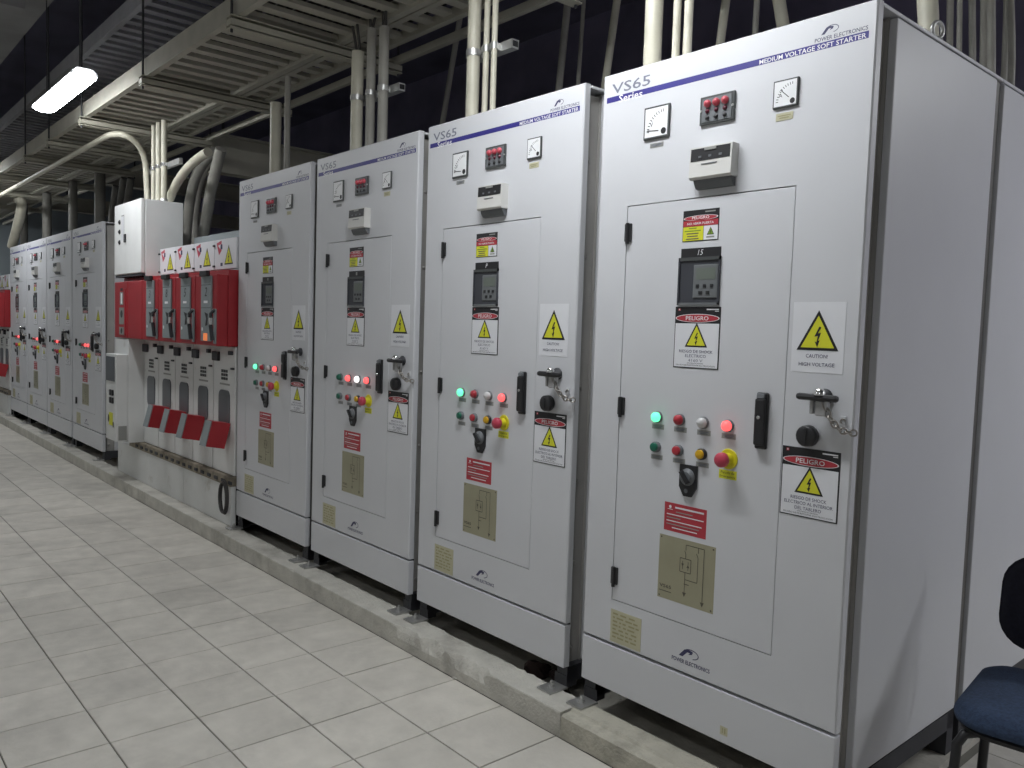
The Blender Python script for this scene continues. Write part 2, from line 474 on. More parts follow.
for x, y in ((2.7, 2.5), (5.2, 2.5)): lamp(x, y, 2.83, 'right', 'tube lamp hanging in the room right of the nearest cabinet, out of view', 'tube lamps to the right')

# ================================================================== SOFT STARTER CABINETS
OFF = (0, 0, ZK)
def mb_body():
    m = MB()
    m.box(0.020, DW - .020, 0.104, DEP, 0.165, ZT - .014, 'frame_steel').box(.06, DW - .06, .037, .104, .165, ZT - .014, 'frame_steel')
    m.box(0.012, DW - .012, 0.029, 0.037, 0.19, ZT - .014, 'gap_black')
    return m
def mb_roof():
    m = MB(); m.rbox(0.0, DW, 0.034, DEP + .054, ZT - .012, ZT - .002, 'cabinet_paint', .002); return m
def mb_side(xs, s):
    m = MB(); x0, x1 = (xs - .008, xs + .014) if s > 0 else (xs - .014, xs + .008)
    m.rbox(x0, x1, 0.105, DEP - .004, 0.17, ZT - .018, 'cabinet_paint', .003); return m
def mb_post(xs, s):
    m = MB(); x0, x1 = (xs - .036, xs - .018) if s > 0 else (xs + .018, xs + .036)
    m.box(x0, x1, 0.037, 0.104, 0.10, ZT - .024, 'frame_steel')
    xo = x1 if s > 0 else x0
    for z in (1.95, 1.62, 1.16, 0.83, 0.53, 0.22):
        m.lathe((xo, 0.062, z), [(0, .008), (.004, .008), (.006, .004)], 'frame_steel', n=8, axis=(s, 0, 0))
    return m
def mb_plinth():
    m = MB(); m.rbox(0.0, DW, 0.0, 0.03, 0.165, 0.318, 'cabinet_paint', .003)
    return m
def mb_base():
    m = MB()
    for x0, x1 in ((0.0, 0.05), (DW - .05, DW)):
        m.box(x0, x1, 0.02, 0.07, ZK + .001, 0.165, 'dark_steel')
        m.box(x0, x1, 0.0205, DEP, 0.105, 0.165, 'dark_steel')
        m.box(x0, x1, DEP - .05, DEP, 0.022, 0.165, 'dark_steel')
    m.box(0.05, DW - .05, DEP - .03, DEP, 0.03, 0.165, 'dark_steel')
    return m
def mb_foot(x):
    m = MB()
    m.prism([(x - .035, -.065), (x + .035, -.065), (x + .035, .02), (x - .035, .02)], 'z', ZK + .001, ZK + .007, 'galvanised')
    m.prism([(x - .030, .018), (x + .030, .018), (x + .026, .026), (x - .026, .026)], 'z', ZK + .004, ZK + .045, 'dark_steel')
    m.lathe((x, -.025, ZK + .007), [(0, .016), (.003, .016), (.003, .011), (.013, .011), (.013, .006), (.024, .006)], 'galvanised', n=6, axis=(0, 0, 1), smooth=False)
    return m
IX0, IX1, IZ0, IZ1 = 0.128, 0.716, 0.476, 1.763
def mb_door():
    m = MB(); t = 0.028; g = .0035
    z0 = 0.326
    # outer leaf built around the opening of the inner door
    bm = bmesh.new()
    def ring(x0, x1, za, zb, y): return [bm.verts.new(p) for p in ((x0, y, za), (x1, y, za), (x1, y, zb), (x0, y, zb))]
    c = .004
    o0 = ring(0, DW, z0, ZT, t); o1 = ring(0, DW, z0, ZT, c); o2 = ring(c, DW - c, z0 + c, ZT - c, 0)
    n1 = ring(IX0 - g, IX1 + .0014, IZ0 - .002, IZ1 + g, 0); n0 = ring(IX0 - g, IX1 + .0014, IZ0 - .002, IZ1 + g, t)
    def bridge(a, b):
        for k in range(4): bm.faces.new((a[k], a[(k + 1) % 4], b[(k + 1) % 4], b[k]))
    bridge(o0, o1); bridge(o1, o2); bridge(o2, n1); bridge(n1, n0); bridge(n0, o0)
    bm.verts.index_update()
    m.add([v.co[:] for v in bm.verts], [[v.index for v in f.verts] for f in bm.faces], 'cabinet_paint'); bm.free()
    return m
def mb_inner():
    m = MB(); m.rbox(IX0, IX1, -.0008, 0.024, IZ0, IZ1, 'cabinet_paint', .0015); return m
def mb_stripe():
    a = Art(0.455, 2.118); a.rect(-.438, -.009, .438, .009, 'blue_print', 0)
    a.text('Series', -.385, -.003, .024, 'white_print', 1, w=.098, bold=.012, align='l')
    a.text('MEDIUM VOLTAGE SOFT STARTER', .432, -.001, .0125, 'white_print', 1, w=.302, bold=.012, align='r'); return a.mb
def mb_title():
    a = Art(0.0, 0.0)
    a.text('VS65', 0.118, 2.151, .033, 'grey_print', 0, w=.160, bold=.008)
    return a.mb
def mb_brand():
    a = Art(0.0, 0.0)
    pe_logo(a, 0.786, 2.155, .034, 0, 'navy_print', .62)
    a.text('POWER ELECTRONICS', 0.819, 2.1355, .0105, 'navy_print', 0, w=.142, bold=.01); return a.mb
def mb_logo2():
    a = Art(0.45, 0.377); pe_logo(a, -.012, .012, .052, 0, 'navy_print', .6)
    a.text('POWER ELECTRONICS', 0.0, -.016, .013, 'navy_print', 0, w=.140, bold=.02); return a.mb
def mb_meter(cx, cz, w, kind):
    m = MB(); h = w
    m.rbox(cx - w / 2, cx + w / 2, -.007, .0, cz - h / 2, cz + h / 2, 'bezel', .002)
    a = Art(cx, cz, -.0072); k = w / .1
    a.rect(-w / 2 + .006 * k, -h / 2 + .006 * k, w / 2 - .006 * k, h / 2 - .006 * k, 'meter_face', 0)
    R0 = .066 * k
    ox, oz = (.030 * k, -.030 * k)
    for i in range(11):
        th = math.radians(92 + i * 8.6); c, s_ = math.cos(th), math.sin(th); t = .0012 * k
        a.poly([(ox + R0 * .86 * c - t * s_, oz + R0 * .86 * s_ + t * c), (ox + R0 * .86 * c + t * s_, oz + R0 * .86 * s_ - t * c), (ox + R0 * c + t * s_, oz + R0 * s_ - t * c), (ox + R0 * c - t * s_, oz + R0 * s_ + t * c)], 'black_print', 1)
    th = math.radians(174 if kind == 'V' else 138); c, s_ = math.cos(th), math.sin(th); t = .0014 * k
    r1, r2 = (.02 * k, .066 * k)
    a.poly([(ox + r1 * c - t * s_, oz + r1 * s_ + t * c), (ox + r1 * c + t * s_, oz + r1 * s_ - t * c), (ox + r2 * c + t * s_, oz + r2 * s_ - t * c), (ox + r2 * c - t * s_, oz + r2 * s_ + t * c)], 'black_print', 2)
    a.text(kind, -.018 * k, -.006 * k, .014 * k, 'black_print', 1)
    a.ell(.030 * k, -.031 * k, .010 * k, .010 * k, 'black_print', 2)
    m.add(a.mb.v, a.mb.f, 'meter_face'); m.m[-len(a.mb.f):] = a.mb.m
    return m
def mb_tag(cx, cz, w, h, mat='tag_grey', line='grey_print'):
    a = Art(cx, cz).plate(w, h, mat)
    a.rect(-w * .38, h * .06, w * .38, h * .20, line, 1); a.rect(-w * .28, -h * .24, w * .28, -h * .10, line, 1)
    return a.mb
def mb_leds():
    m = MB(); cx, cz = .456, 2.014
    m.rbox(cx - .059, cx + .059, -.008, 0, cz - .041, cz + .041, 'bezel', .002)
    m.box(cx - .050, cx + .050, -.0095, -.008, cz - .034, cz + .034, 'grey_plastic')
    for k in (-1, 1): m.lathe((cx + k * .054, -.008, cz), [(0, .004), (.003, .003)], 'galvanised', n=8)
    for i in range(3):
        x = cx - .030 + i * .030
        m.lathe((x, -.0095, cz + .018), [(0, .011), (.006, .011), (.012, .007), (.013, 0)], 'led_red', n=14)
        m.lathe((x, -.0095, cz - .004), [(0, .007), (.004, .006), (.006, 0)], 'led_dark', n=10)
        m.lathe((x, -.0095, cz - .023), [(0, .007), (.004, .006), (.005, 0)], 'black_plastic', n=10)
    return m
def mb_keypad():
    m = MB(); cx, cz = .460, 1.858
    m.prism([(0, cz - .046), (-.030, cz - .046), (-.036, cz - .040), (-.032, cz + .046), (0, cz + .046)], 'x', cx - .072, cx + .072, 'beige_plastic')
    m.prism([(0, cz - .072), (-.012, cz - .070), (-.022, cz - .055), (-.024, cz - .046), (0, cz - .046)], 'x', cx - .062, cx + .066, 'grey_plastic')
    m.prism([(-.0325, cz + .006), (-.0350, cz + .006), (-.0335, cz + .042), (-.031, cz + .042)], 'x', cx - .068, cx + .066, 'black_plastic')
    m.box(cx - .020, cx + .020, -.0365, -.0325, cz + .034, cz + .042, 'tag_grey')
    m.box(cx - .030, cx + .024, -.0362, -.034, cz - .006, cz - .003, 'grey_plastic')
    for i in range(3): m.box(cx - .04 + i * .035, cx - .03 + i * .035, -.0362, -.033, cz + .014, cz + .020, 'grey_plastic')
    return m
def mb_hinge(cz):
    m = MB(); m.rbox(.122, .150, -.008, 0, cz - .029, cz + .029, 'black_plastic', .003)
    m.tube([(.136, -.009, cz - .036), (.136, -.009, cz + .030)], .006, 'black_plastic', n=8); return m
def mb_stk_top():
    w, h = .128, .092; a = Art(.414, 1.683, -.0008).plate(w, h, 'black_print')
    a.ell(0, h * .24, w * .48, h * .085, 'white_print', 1); a.ell(0, h * .24, w * .455, h * .072, 'red_print', 2)
    a.rect(-w / 2 + .002, -h * .02, w / 2 - .002, h * .165, 'red_print', 1)
    a.text('PELIGRO', 0, h * .245, h * .095, 'white_print', 3, w=w * .48, bold=.01)
    a.text('NO ABRIR PUERTA', 0, h * .065, h * .075, 'white_print', 2, w=w * .74, bold=.01)
    a.rect(-w / 2 + .002, -h / 2 + .002, w * .09, -h * .03, 'yellow_print', 1)
    a.rect(w * .10, -h / 2 + .002, w / 2 - .002, -h * .03, 'white_vinyl', 1)
    for i, ww in enumerate((.22, .46, .34, .30, .36)): a.rect(-w * .21 - w * ww / 2, -h * .10 - i * h * .085, -w * .21 + w * ww / 2, -h * .065 - i * h * .085, 'green_print' if i < 2 else 'khaki_line', 2)
    a.warn(w * .29, -h * .20, w * .20, 2, fill='green_print'); a.rect(w * .18, -h * .42, w * .40, -h * .37, 'tag_grey', 2)
    a.rect(w * .12, h * .40, w * .40, h * .44, 'tag_grey', 1); return a.mb
def mb_screen(num):
    m = MB(); cx = .418
    a = Art(.419, 1.603, -.0008).plate(.142, .027, 'black_print'); (a.text(num, 0, 0, .016, 'white_print', 1, shear=.25) if num else a.rect(-.006, -.007, .008, .008, 'tag_grey', 1))
    m.add(a.mb.v, a.mb.f, 'black_print'); m.m[-len(a.mb.f):] = a.mb.m
    # smoked cover of the display niche: raised frame, recessed module with keys
    x0, x1, z0, z1 = .344, .492, 1.447, 1.589
    m.box(x0, x0 + .006, -.008, -.0005, z0, z1, 'smoke_plastic'); m.box(x1 - .004, x1, -.008, -.0005, z0, z1, 'smoke_plastic')
    m.box(x0, x1, -.008, -.0005, z1 - .010, z1, 'bezel'); m.box(x0, x1, -.008, -.0005, z0, z0 + .007, 'module_face')
    m.box(x0 + .006, x1 - .004, -.004, -.0005, z0 + .007, z1 - .010, 'smoke_plastic')
    m.rbox(.400, .486, -.007, -.003, 1.468, 1.566, 'module_face', .002)
    m.box(.410, .478, -.0076, -.0068, 1.522, 1.556, 'lcd')
    for i in range(3): m.box(.412 + i * .025, .422 + i * .025, -.009, -.007, 1.498, 1.508, 'black_plastic')
    for i in range(2): m.box(.422 + i * .026, .434 + i * .026, -.009, -.007, 1.478, 1.488, 'black_plastic')
    return m
def mb_caution():
    w, h = .147, .186; a = Art(.803, 1.361).plate(w, h, 'white_vinyl', .0008)
    a.warn(0, h * .10, w * .80, 1)
    a.text('CAUTION!', 0, -h * .265, h * .052, 'navy_print', 1, w=w * .42)
    a.text('HIGH VOLTAGE', 0, -h * .385, h * .052, 'navy_print', 1, w=w * .68); return a.mb
def mb_tlock():
    m = MB(); z = 1.206; x = .836
    m.lathe((x - .004, 0, z), [(0, .022), (.006, .022), (.006, .014), (.040, .014)], 'dark_steel', n=18)
    m.rbox(x - .060, x + .056, -.054, -.036, z - .009, z + .009, 'black_plastic', .008)
    m.lathe((x + .004, -.045, z + .006), [(0, .015), (.009, .014), (.017, .010), (.020, 0)], 'chrome', n=16, axis=(0, 0, 1))
    m.rbox(x - .024, x - .014, -.042, -.024, z - .044, z - .006, 'lock_steel', .002)
    m.rbox(x - .008, x + .022, -.044, -.020, z - .048, z - .006, 'lock_steel', .004)
    return m
def mb_knob():
    m = MB(); c = (.796, 0, 1.100)
    m.lathe(c, [(0, .026), (.006, .026), (.006, .029), (.024, .028), (.027, .024), (.027, 0)], 'black_plastic', n=16)
    m.box(.792, .800, -.030, -.025, 1.080, 1.120, 'black_plastic'); return m
def mb_keeper():
    m = MB(); x, z = .886, 1.150
    m.rbox(x - .007, x + .007, -.005, 0, z - .011, z + .011, 'cabinet_paint', .001)
    m.tube([(x + .001 + .006 * math.cos(t * .35), -.006, z - .002 + .006 * math.sin(t * .35)) for t in range(13)], .002, 'chain_metal', n=6); return m
def chain_mesh(p0, p1, sag, nl):
    m = MB()
    pts = []
    for i in range(nl + 1):
        t = i / nl; p = Vector(p0).lerp(Vector(p1), t); p.z -= sag * 4 * t * (1 - t); p.y -= .012 * math.sin(math.pi * t); pts.append(p)
    for i in range(nl):
        a, b = pts[i], pts[i + 1]; d = (b - a); L = d.length * 0.72; d.normalize(); c = (a + b) / 2
        s1 = d.cross(Vector((0, 1, 0))).normalized(); s2 = d.cross(s1)
        s_ = s1 if i % 2 else s2; rr = .0078
        path = []
        for k in range(12):
            th = 2 * math.pi * k / 12; path.append(c + d * (L * math.cos(th)) + s_ * (rr * math.sin(th)))
        m.tube(path, .0026, 'chain_metal', n=5, closed=True)
    return m
def mb_swing():
    m = MB()
    m.rbox(.635, .672, -.010, 0, 1.046, 1.204, 'black_plastic', .006)
    m.rbox(.637, .669, -.022, -.009, 1.056, 1.188, 'black_plastic', .006)
    m.prism([(-.010, 1.188), (-.020, 1.189), (-.018, 1.200), (-.010, 1.202)], 'x', .642, .664, 'grey_plastic')
    m.lathe((.652, -.022, 1.135), [(0, .006), (.002, .005)], 'chrome', n=10); return m
BTN_X = (.286, .372, .458, .544); BTN_Z = (1.099, 1.005)
def mb_pilot(x, z, mat):
    m = MB(); m.lathe((x, 0, z), [(0, .0185), (.005, .0185), (.008, .016)], 'grey_plastic', n=20)
    m.lathe((x, -.007, z), [(0, .0155), (.010, .015), (.016, .010), (.018, 0)], mat, n=18); return m
def mb_push(x, z, mat):
    m = MB(); m.lathe((x, 0, z), [(0, .0175), (.010, .0175), (.012, .014)], 'grey_plastic' if mat != 'lens_yellow_off' else 'black_plastic', n=18)
    m.lathe((x, -.010, z), [(0, .0135), (.009, .0135), (.010, .012), (.010, 0)], mat, n=18); return m
def mb_estop():
    m = MB(); x, z = .550, 1.003
    m.lathe((x, 0, z), [(0, .030), (.003, .030), (.004, .028)], 'yellow_plastic', n=24)
    m.lathe((x, -.004, z), [(0, .017), (.024, .015)], 'yellow_plastic', n=18)
    m.lathe((x, -.024, z), [(0, .016), (.006, .0215), (.018, .0215), (.024, .018), (.025, 0)], 'pink_red', n=20)
    a = Art(x - .001, .957).plate(.060, .026, 'yellow_print')
    a.text('Parada de', 0, .006, .008, 'black_print', 1, w=.046); a.text('Emergencia', 0, -.006, .008, 'black_print', 1, w=.052)
    m.add(a.mb.v, a.mb.f, 'yellow_print'); m.m[-len(a.mb.f):] = a.mb.m; return m
def mb_selector():
    m = MB(); x, z = .414, .920
    m.prism([(x - .031, z + .046), (x - .031, z - .022), (x - .014, z - .050), (x + .014, z - .050), (x + .031, z - .022), (x + .031, z + .046)], 'y', -.008, 0, 'black_plastic')
    m.lathe((x, -.008, z + .010), [(0, .026), (.006, .025), (.007, .018), (.012, .017)], 'grey_plastic', n=20)
    m.prism([(x - .018, z + .024), (x - .010, z + .030), (x + .018, z - .004), (x + .010, z - .010)], 'y', -.030, -.018, 'black_plastic')
    m.lathe((x - .004, -.008, z - .033), [(0, .007), (.003, .006)], 'grey_plastic', n=10); return m
def mb_redplate():
    w, h = .156, .088; a = Art(.406, .796).plate(w, h, 'red_print')
    a.ell(-w * .36, h * .36, .005, .005, 'white_print', 1, 10); a.rect(-w * .42, h * .26, -w * .30, h * .28, 'white_print', 1)
    a.rect(-w * .24, h * .33, w * .44, h * .39, 'white_print', 1)
    for i, (l0, l1) in enumerate(((-.22, .18), (-.44, .44), (-.44, -.1), (-.44, .40), (-.44, .34), (-.30, .30))):
        a.rect(w * l0, h * (.19 - i * .115), w * l1, h * (.225 - i * .115), 'white_print' if i % 2 else 'tag_grey', 1)
    return a.mb
def mb_mimic():
    w, h = .208, .200; a = Art(.418, .636).plate(w, h, 'khaki_plate')
    def ln(u0, v0, u1, v1, t=.0011):
        d = Vector((u1 - u0, v1 - v0)); n = Vector((-d.y, d.x)).normalized() * t
        a.poly([(u0 - n.x, v0 - n.y), (u1 - n.x, v1 - n.y), (u1 + n.x, v1 + n.y), (u0 + n.x, v0 + n.y)], 'khaki_line', 1)
    X1, X2, X3 = -.002, .043, .064
    ln(X1, .085, X3, .085); ln(X1, .085, X1, .068); ln(X1 - .004, .066, X1, .056); ln(X1, .056, X1, .042)
    ln(X2, .085, X2, .068); ln(X2 - .006, .066, X2, .054); ln(X2, .054, X2, -.022); ln(X3, .085, X3, -.082)
    for z in (.042, .000): ln(X1 - .020, z, X1 + .020, z)
    for x in (X1 - .020, X1 + .020): ln(x, .042, x, 0)
    ln(X1 - .010, .034, X1 - .010, .008); ln(X1 + .010, .034, X1 + .010, .008)
    a.arrow(X1 - .010, .026, .010, 'khaki_line', 2); a.poly([(X1 + .005, .016), (X1 + .015, .016), (X1 + .010, .026)], 'khaki_line', 2)
    ln(X1, .0, X1, -.066); ln(X1, -.022, X2, -.022); ln(X1 - .003, -.036, X1 + .016, -.036); a.arrow(X1, -.062, .014, 'khaki_line', 2); a.arrow(X3, -.076, .014, 'khaki_line', 2)
    a.text('VS65', -.074, -.060, .011, 'khaki_line', 1, w=.046, bold=.02); a.rect(-.098, -.077, -.050, -.0745, 'khaki_line', 1)
    for sx in (-1, 1):
        for sz in (-1, 1): a.ell(sx * .096, sz * .092, .003, .003, 'khaki_line', 1, 8)
    return a.mb
def mb_nameplate():
    w, h = .130, .108; a = Art(.190, .389).plate(w, h, 'cream_plate')
    rnd = random.Random(5)
    for i in range(7):
        u = -w * .42
        while u < w * .36:
            l = rnd.uniform(.008, .030)
            a.rect(u, h * (.36 - i * .12), min(u + l, w * .44), h * (.41 - i * .12), 'cream_mark', 1); u += l + rnd.uniform(.004, .012)
    return a.mb

LENS = dict(G='lens_green_on', g='lens_green_off', R='lens_red_on', r='lens_red_off', W='lens_white_on', w='lens_white_off')
def cabinet(xl, label, states, num, group, sx=1.0):
    t = thing('soft_starter_cabinet', label, 'electrical cabinet', (xl, 0, ZK), group)
    t.scale.x = sx
    cpart('body', 'body', mb_body, t, OFF); cpart('roof', 'roof', mb_roof, t, OFF)
    cpart('sideR', 'side_panel', lambda: mb_side(DW - .012, 1), t, OFF); cpart('sideL', 'side_panel', lambda: mb_side(.012, -1), t, OFF)
    cpart('postR', 'frame_post', lambda: mb_post(DW - .012, 1), t, OFF); cpart('postL', 'frame_post', lambda: mb_post(.012, -1), t, OFF)
    cpart('plinth', 'plinth_panel', mb_plinth, t, OFF)
    if num == '15': cpart('ptag', 'number_sticker', lambda: Art(0.578, 0.203).rect(-.013, -.013, .013, .013, 'cream_plate', 0).rect(-.006, -.008, -.003, .008, 'cream_mark', 1).rect(.002, -.008, .006, .008, 'cream_mark', 1).mb, t, OFF, 'small cream sticker on the plinth')
    b = cpart('base', 'base_frame', mb_base, t, OFF)
    cpart('footL', 'foot_plate', lambda: mb_foot(.030), b, OFF); cpart('footR', 'foot_plate', lambda: mb_foot(DW - .030), b, OFF)
    d = cpart('door', 'door', mb_door, t, OFF)
    cpart('stripe', 'blue_stripe', mb_stripe, d, OFF, 'blue stripe with white lettering'); cpart('title', 'lettering', mb_title, d, OFF); cpart('brand', 'brand_logo', mb_brand, d, OFF)
    cpart('meterV', 'panel_meter', lambda: mb_meter(.234, 2.013, .100, 'V'), d, OFF); cpart('meterA', 'panel_meter', lambda: mb_meter(.674, 2.015, .075, 'A'), d, OFF)
    cpart('mtagV', 'name_tag', lambda: mb_tag(.234, 1.944, .052, .014), d, OFF); cpart('mtagA', 'name_tag', lambda: mb_tag(.671, 1.955, .051, .020, 'cream_plate', 'cream_mark'), d, OFF)
    cpart('leds', 'indicator_block', mb_leds, d, OFF); cpart('keypad', 'display_keypad', mb_keypad, d, OFF)
    cpart('caution', 'warning_sticker', mb_caution, d, OFF, 'white caution sticker with yellow triangle')
    cpart('low', 'warning_sticker', lambda: peligro(.802, .972, .165, .186, (('RIESGO DE SHOCK', .62), ('ELECTRICO AL INTERIOR', .84), ('DEL TABLERO', .46))), d, OFF, 'bordered danger sticker below the black knob')
    cpart('tlock', 'door_handle', mb_tlock, d, OFF, 'black T handle with lock'); cpart('knob', 'door_knob', mb_knob, d, OFF); cpart('keeper', 'lock_hook', mb_keeper, d, OFF)
    cpart('chain', 'chain', lambda: chain_mesh((.846, -.036, 1.196), (.922, -.004, 1.122), .024, 8), d, OFF)
    cpart('name', 'name_plate', mb_nameplate, d, OFF, 'cream data plate'); cpart('logo2', 'brand_logo', mb_logo2, d, OFF)
    i = cpart('inner', 'inner_door', mb_inner, t, OFF)
    for k, z in enumerate((1.680, 1.120, .557)): cpart('hinge%d' % k, 'hinge', lambda: mb_hinge(z), i, OFF)
    cpart('stkt', 'warning_sticker', mb_stk_top, i, OFF, 'red and yellow danger sticker')
    cpart('scr' + num, 'display_unit', lambda: mb_screen(num), i, OFF)
    cpart('mid', 'warning_sticker', lambda: peligro(.418, 1.350, .163, .184, (('RIESGO DE SHOCK', .74), ('ELECTRICO', .46), ('4160 V', .32)), -.0008), i, OFF, 'bordered danger sticker under the display')
    cpart('swing', 'swing_handle', mb_swing, i, OFF)
    for k in range(4):
        mt = LENS[states[k]]
        cpart('pil%d%s' % (k, mt), 'pilot_light', lambda: mb_pilot(BTN_X[k], BTN_Z[0], mt), i, OFF)
        cpart('tg%d' % k, 'name_tag', lambda: mb_tag(BTN_X[k] + .002, BTN_Z[0] - .030, .048, .016), i, OFF)
    for k, mt in enumerate(('lens_green_off', 'lens_red_off', 'lens_yellow_off')):
        cpart('push%d' % k, 'push_button', lambda: mb_push(BTN_X[k], BTN_Z[1], mt), i, OFF)
        cpart('tg2%d' % k, 'name_tag', lambda: mb_tag(BTN_X[k] + .002, BTN_Z[1] - .032, .046, .015), i, OFF)
    cpart('estop', 'emergency_stop', mb_estop, i, OFF); cpart('selector', 'key_selector', mb_selector, i, OFF)
    cpart('redp', 'instruction_plate', mb_redplate, i, OFF, 'red plate with white lines'); cpart('mimic', 'mimic_plate', mb_mimic, i, OFF, 'khaki plate with line diagram')
    return t
NG = 'grey soft starter cabinets in the near row'; FG = 'grey soft starter cabinets in the far row'
cabinet(0.0, 'nearest and largest grey cabinet, its wide right side visible next to the blue chair', 'GrwR', '15', NG)
cabinet(-1.0, 'second grey cabinet from the right, between the largest one and the third', 'GrwR', 'P', NG)
cabinet(-1.983, 'third grey cabinet from the right, with red and white pilot lights lit', 'gRWR', '', NG)
cabinet(-2.964, 'fourth grey cabinet from the right, directly beside the red switch boxes', 'GrwR', '', NG)
cabinet(-6.94, 'far grey cabinet just left of the white control box, its right side partly visible', 'grRR', '', FG, 1.12)
cabinet(-8.03, 'far grey cabinet, second to the left of the white control box', 'grRr', '', FG, 1.12)
cabinet(-9.05, 'far grey cabinet, third to the left of the white control box', 'grrR', '', FG, 1.09)
cabinet(-10.04, 'farthest grey cabinet at the left edge of the photo', 'grrR', '', FG, 1.05)

# cabinet standing back to back with the nearest one
t = thing('rear_cabinet', 'plain grey cabinet behind the nearest one, seen beyond the dark vertical seam', 'electrical cabinet', (0.45, 0.865, 0.022))
L = (0.45, 0.865, 0.022)
MB().box(.012, DW - .016, .868, 1.75, .165, ZT - .014, 'cabinet_paint').build('body', t, L)
MB().rbox(DW - .016, DW + .002, .872, 1.74, .17, ZT - .018, 'cabinet_paint', .003).build('side_panel', t, L)
MB().rbox(0, DW, .868, 1.75, ZT - .012, ZT - .002, 'cabinet_paint', .002).build('roof', t, L)
MB().box(.02, DW - .010, DEP + .001, .8675, .165, ZT - .014, 'seam_steel').build('seam_post', t, L)
MB().box(.0, DW - .004, .868, 1.75, .022, .165, 'dark_steel').build('base_frame', t, L)
# lifting eye of the nearest cabinet
p = onX(938, 23, .895)
t = thing('lifting_eye', 'galvanised lifting eye bolt on top of the nearest cabinet', 'eye bolt', (.895, p.y, ZT - .002))
c = (.895, p.y, ZT + .030)
MB().lathe((.895, p.y, ZT - .002), [(0, .016), (.006, .016), (.006, .009), (.012, .008)], 'galvanised', n=14, axis=(0, 0, 1)).build('collar', t, (.895, p.y, ZT - .002))
MB().tube([(c[0] + .006 * math.cos(a * .2618), c[1] + .020 * math.cos(a * .2618), c[2] + .022 * math.sin(a * .2618)) for a in range(24)], .0058, 'galvanised', n=10, closed=True).build('ring', t, (.895, p.y, ZT - .002))

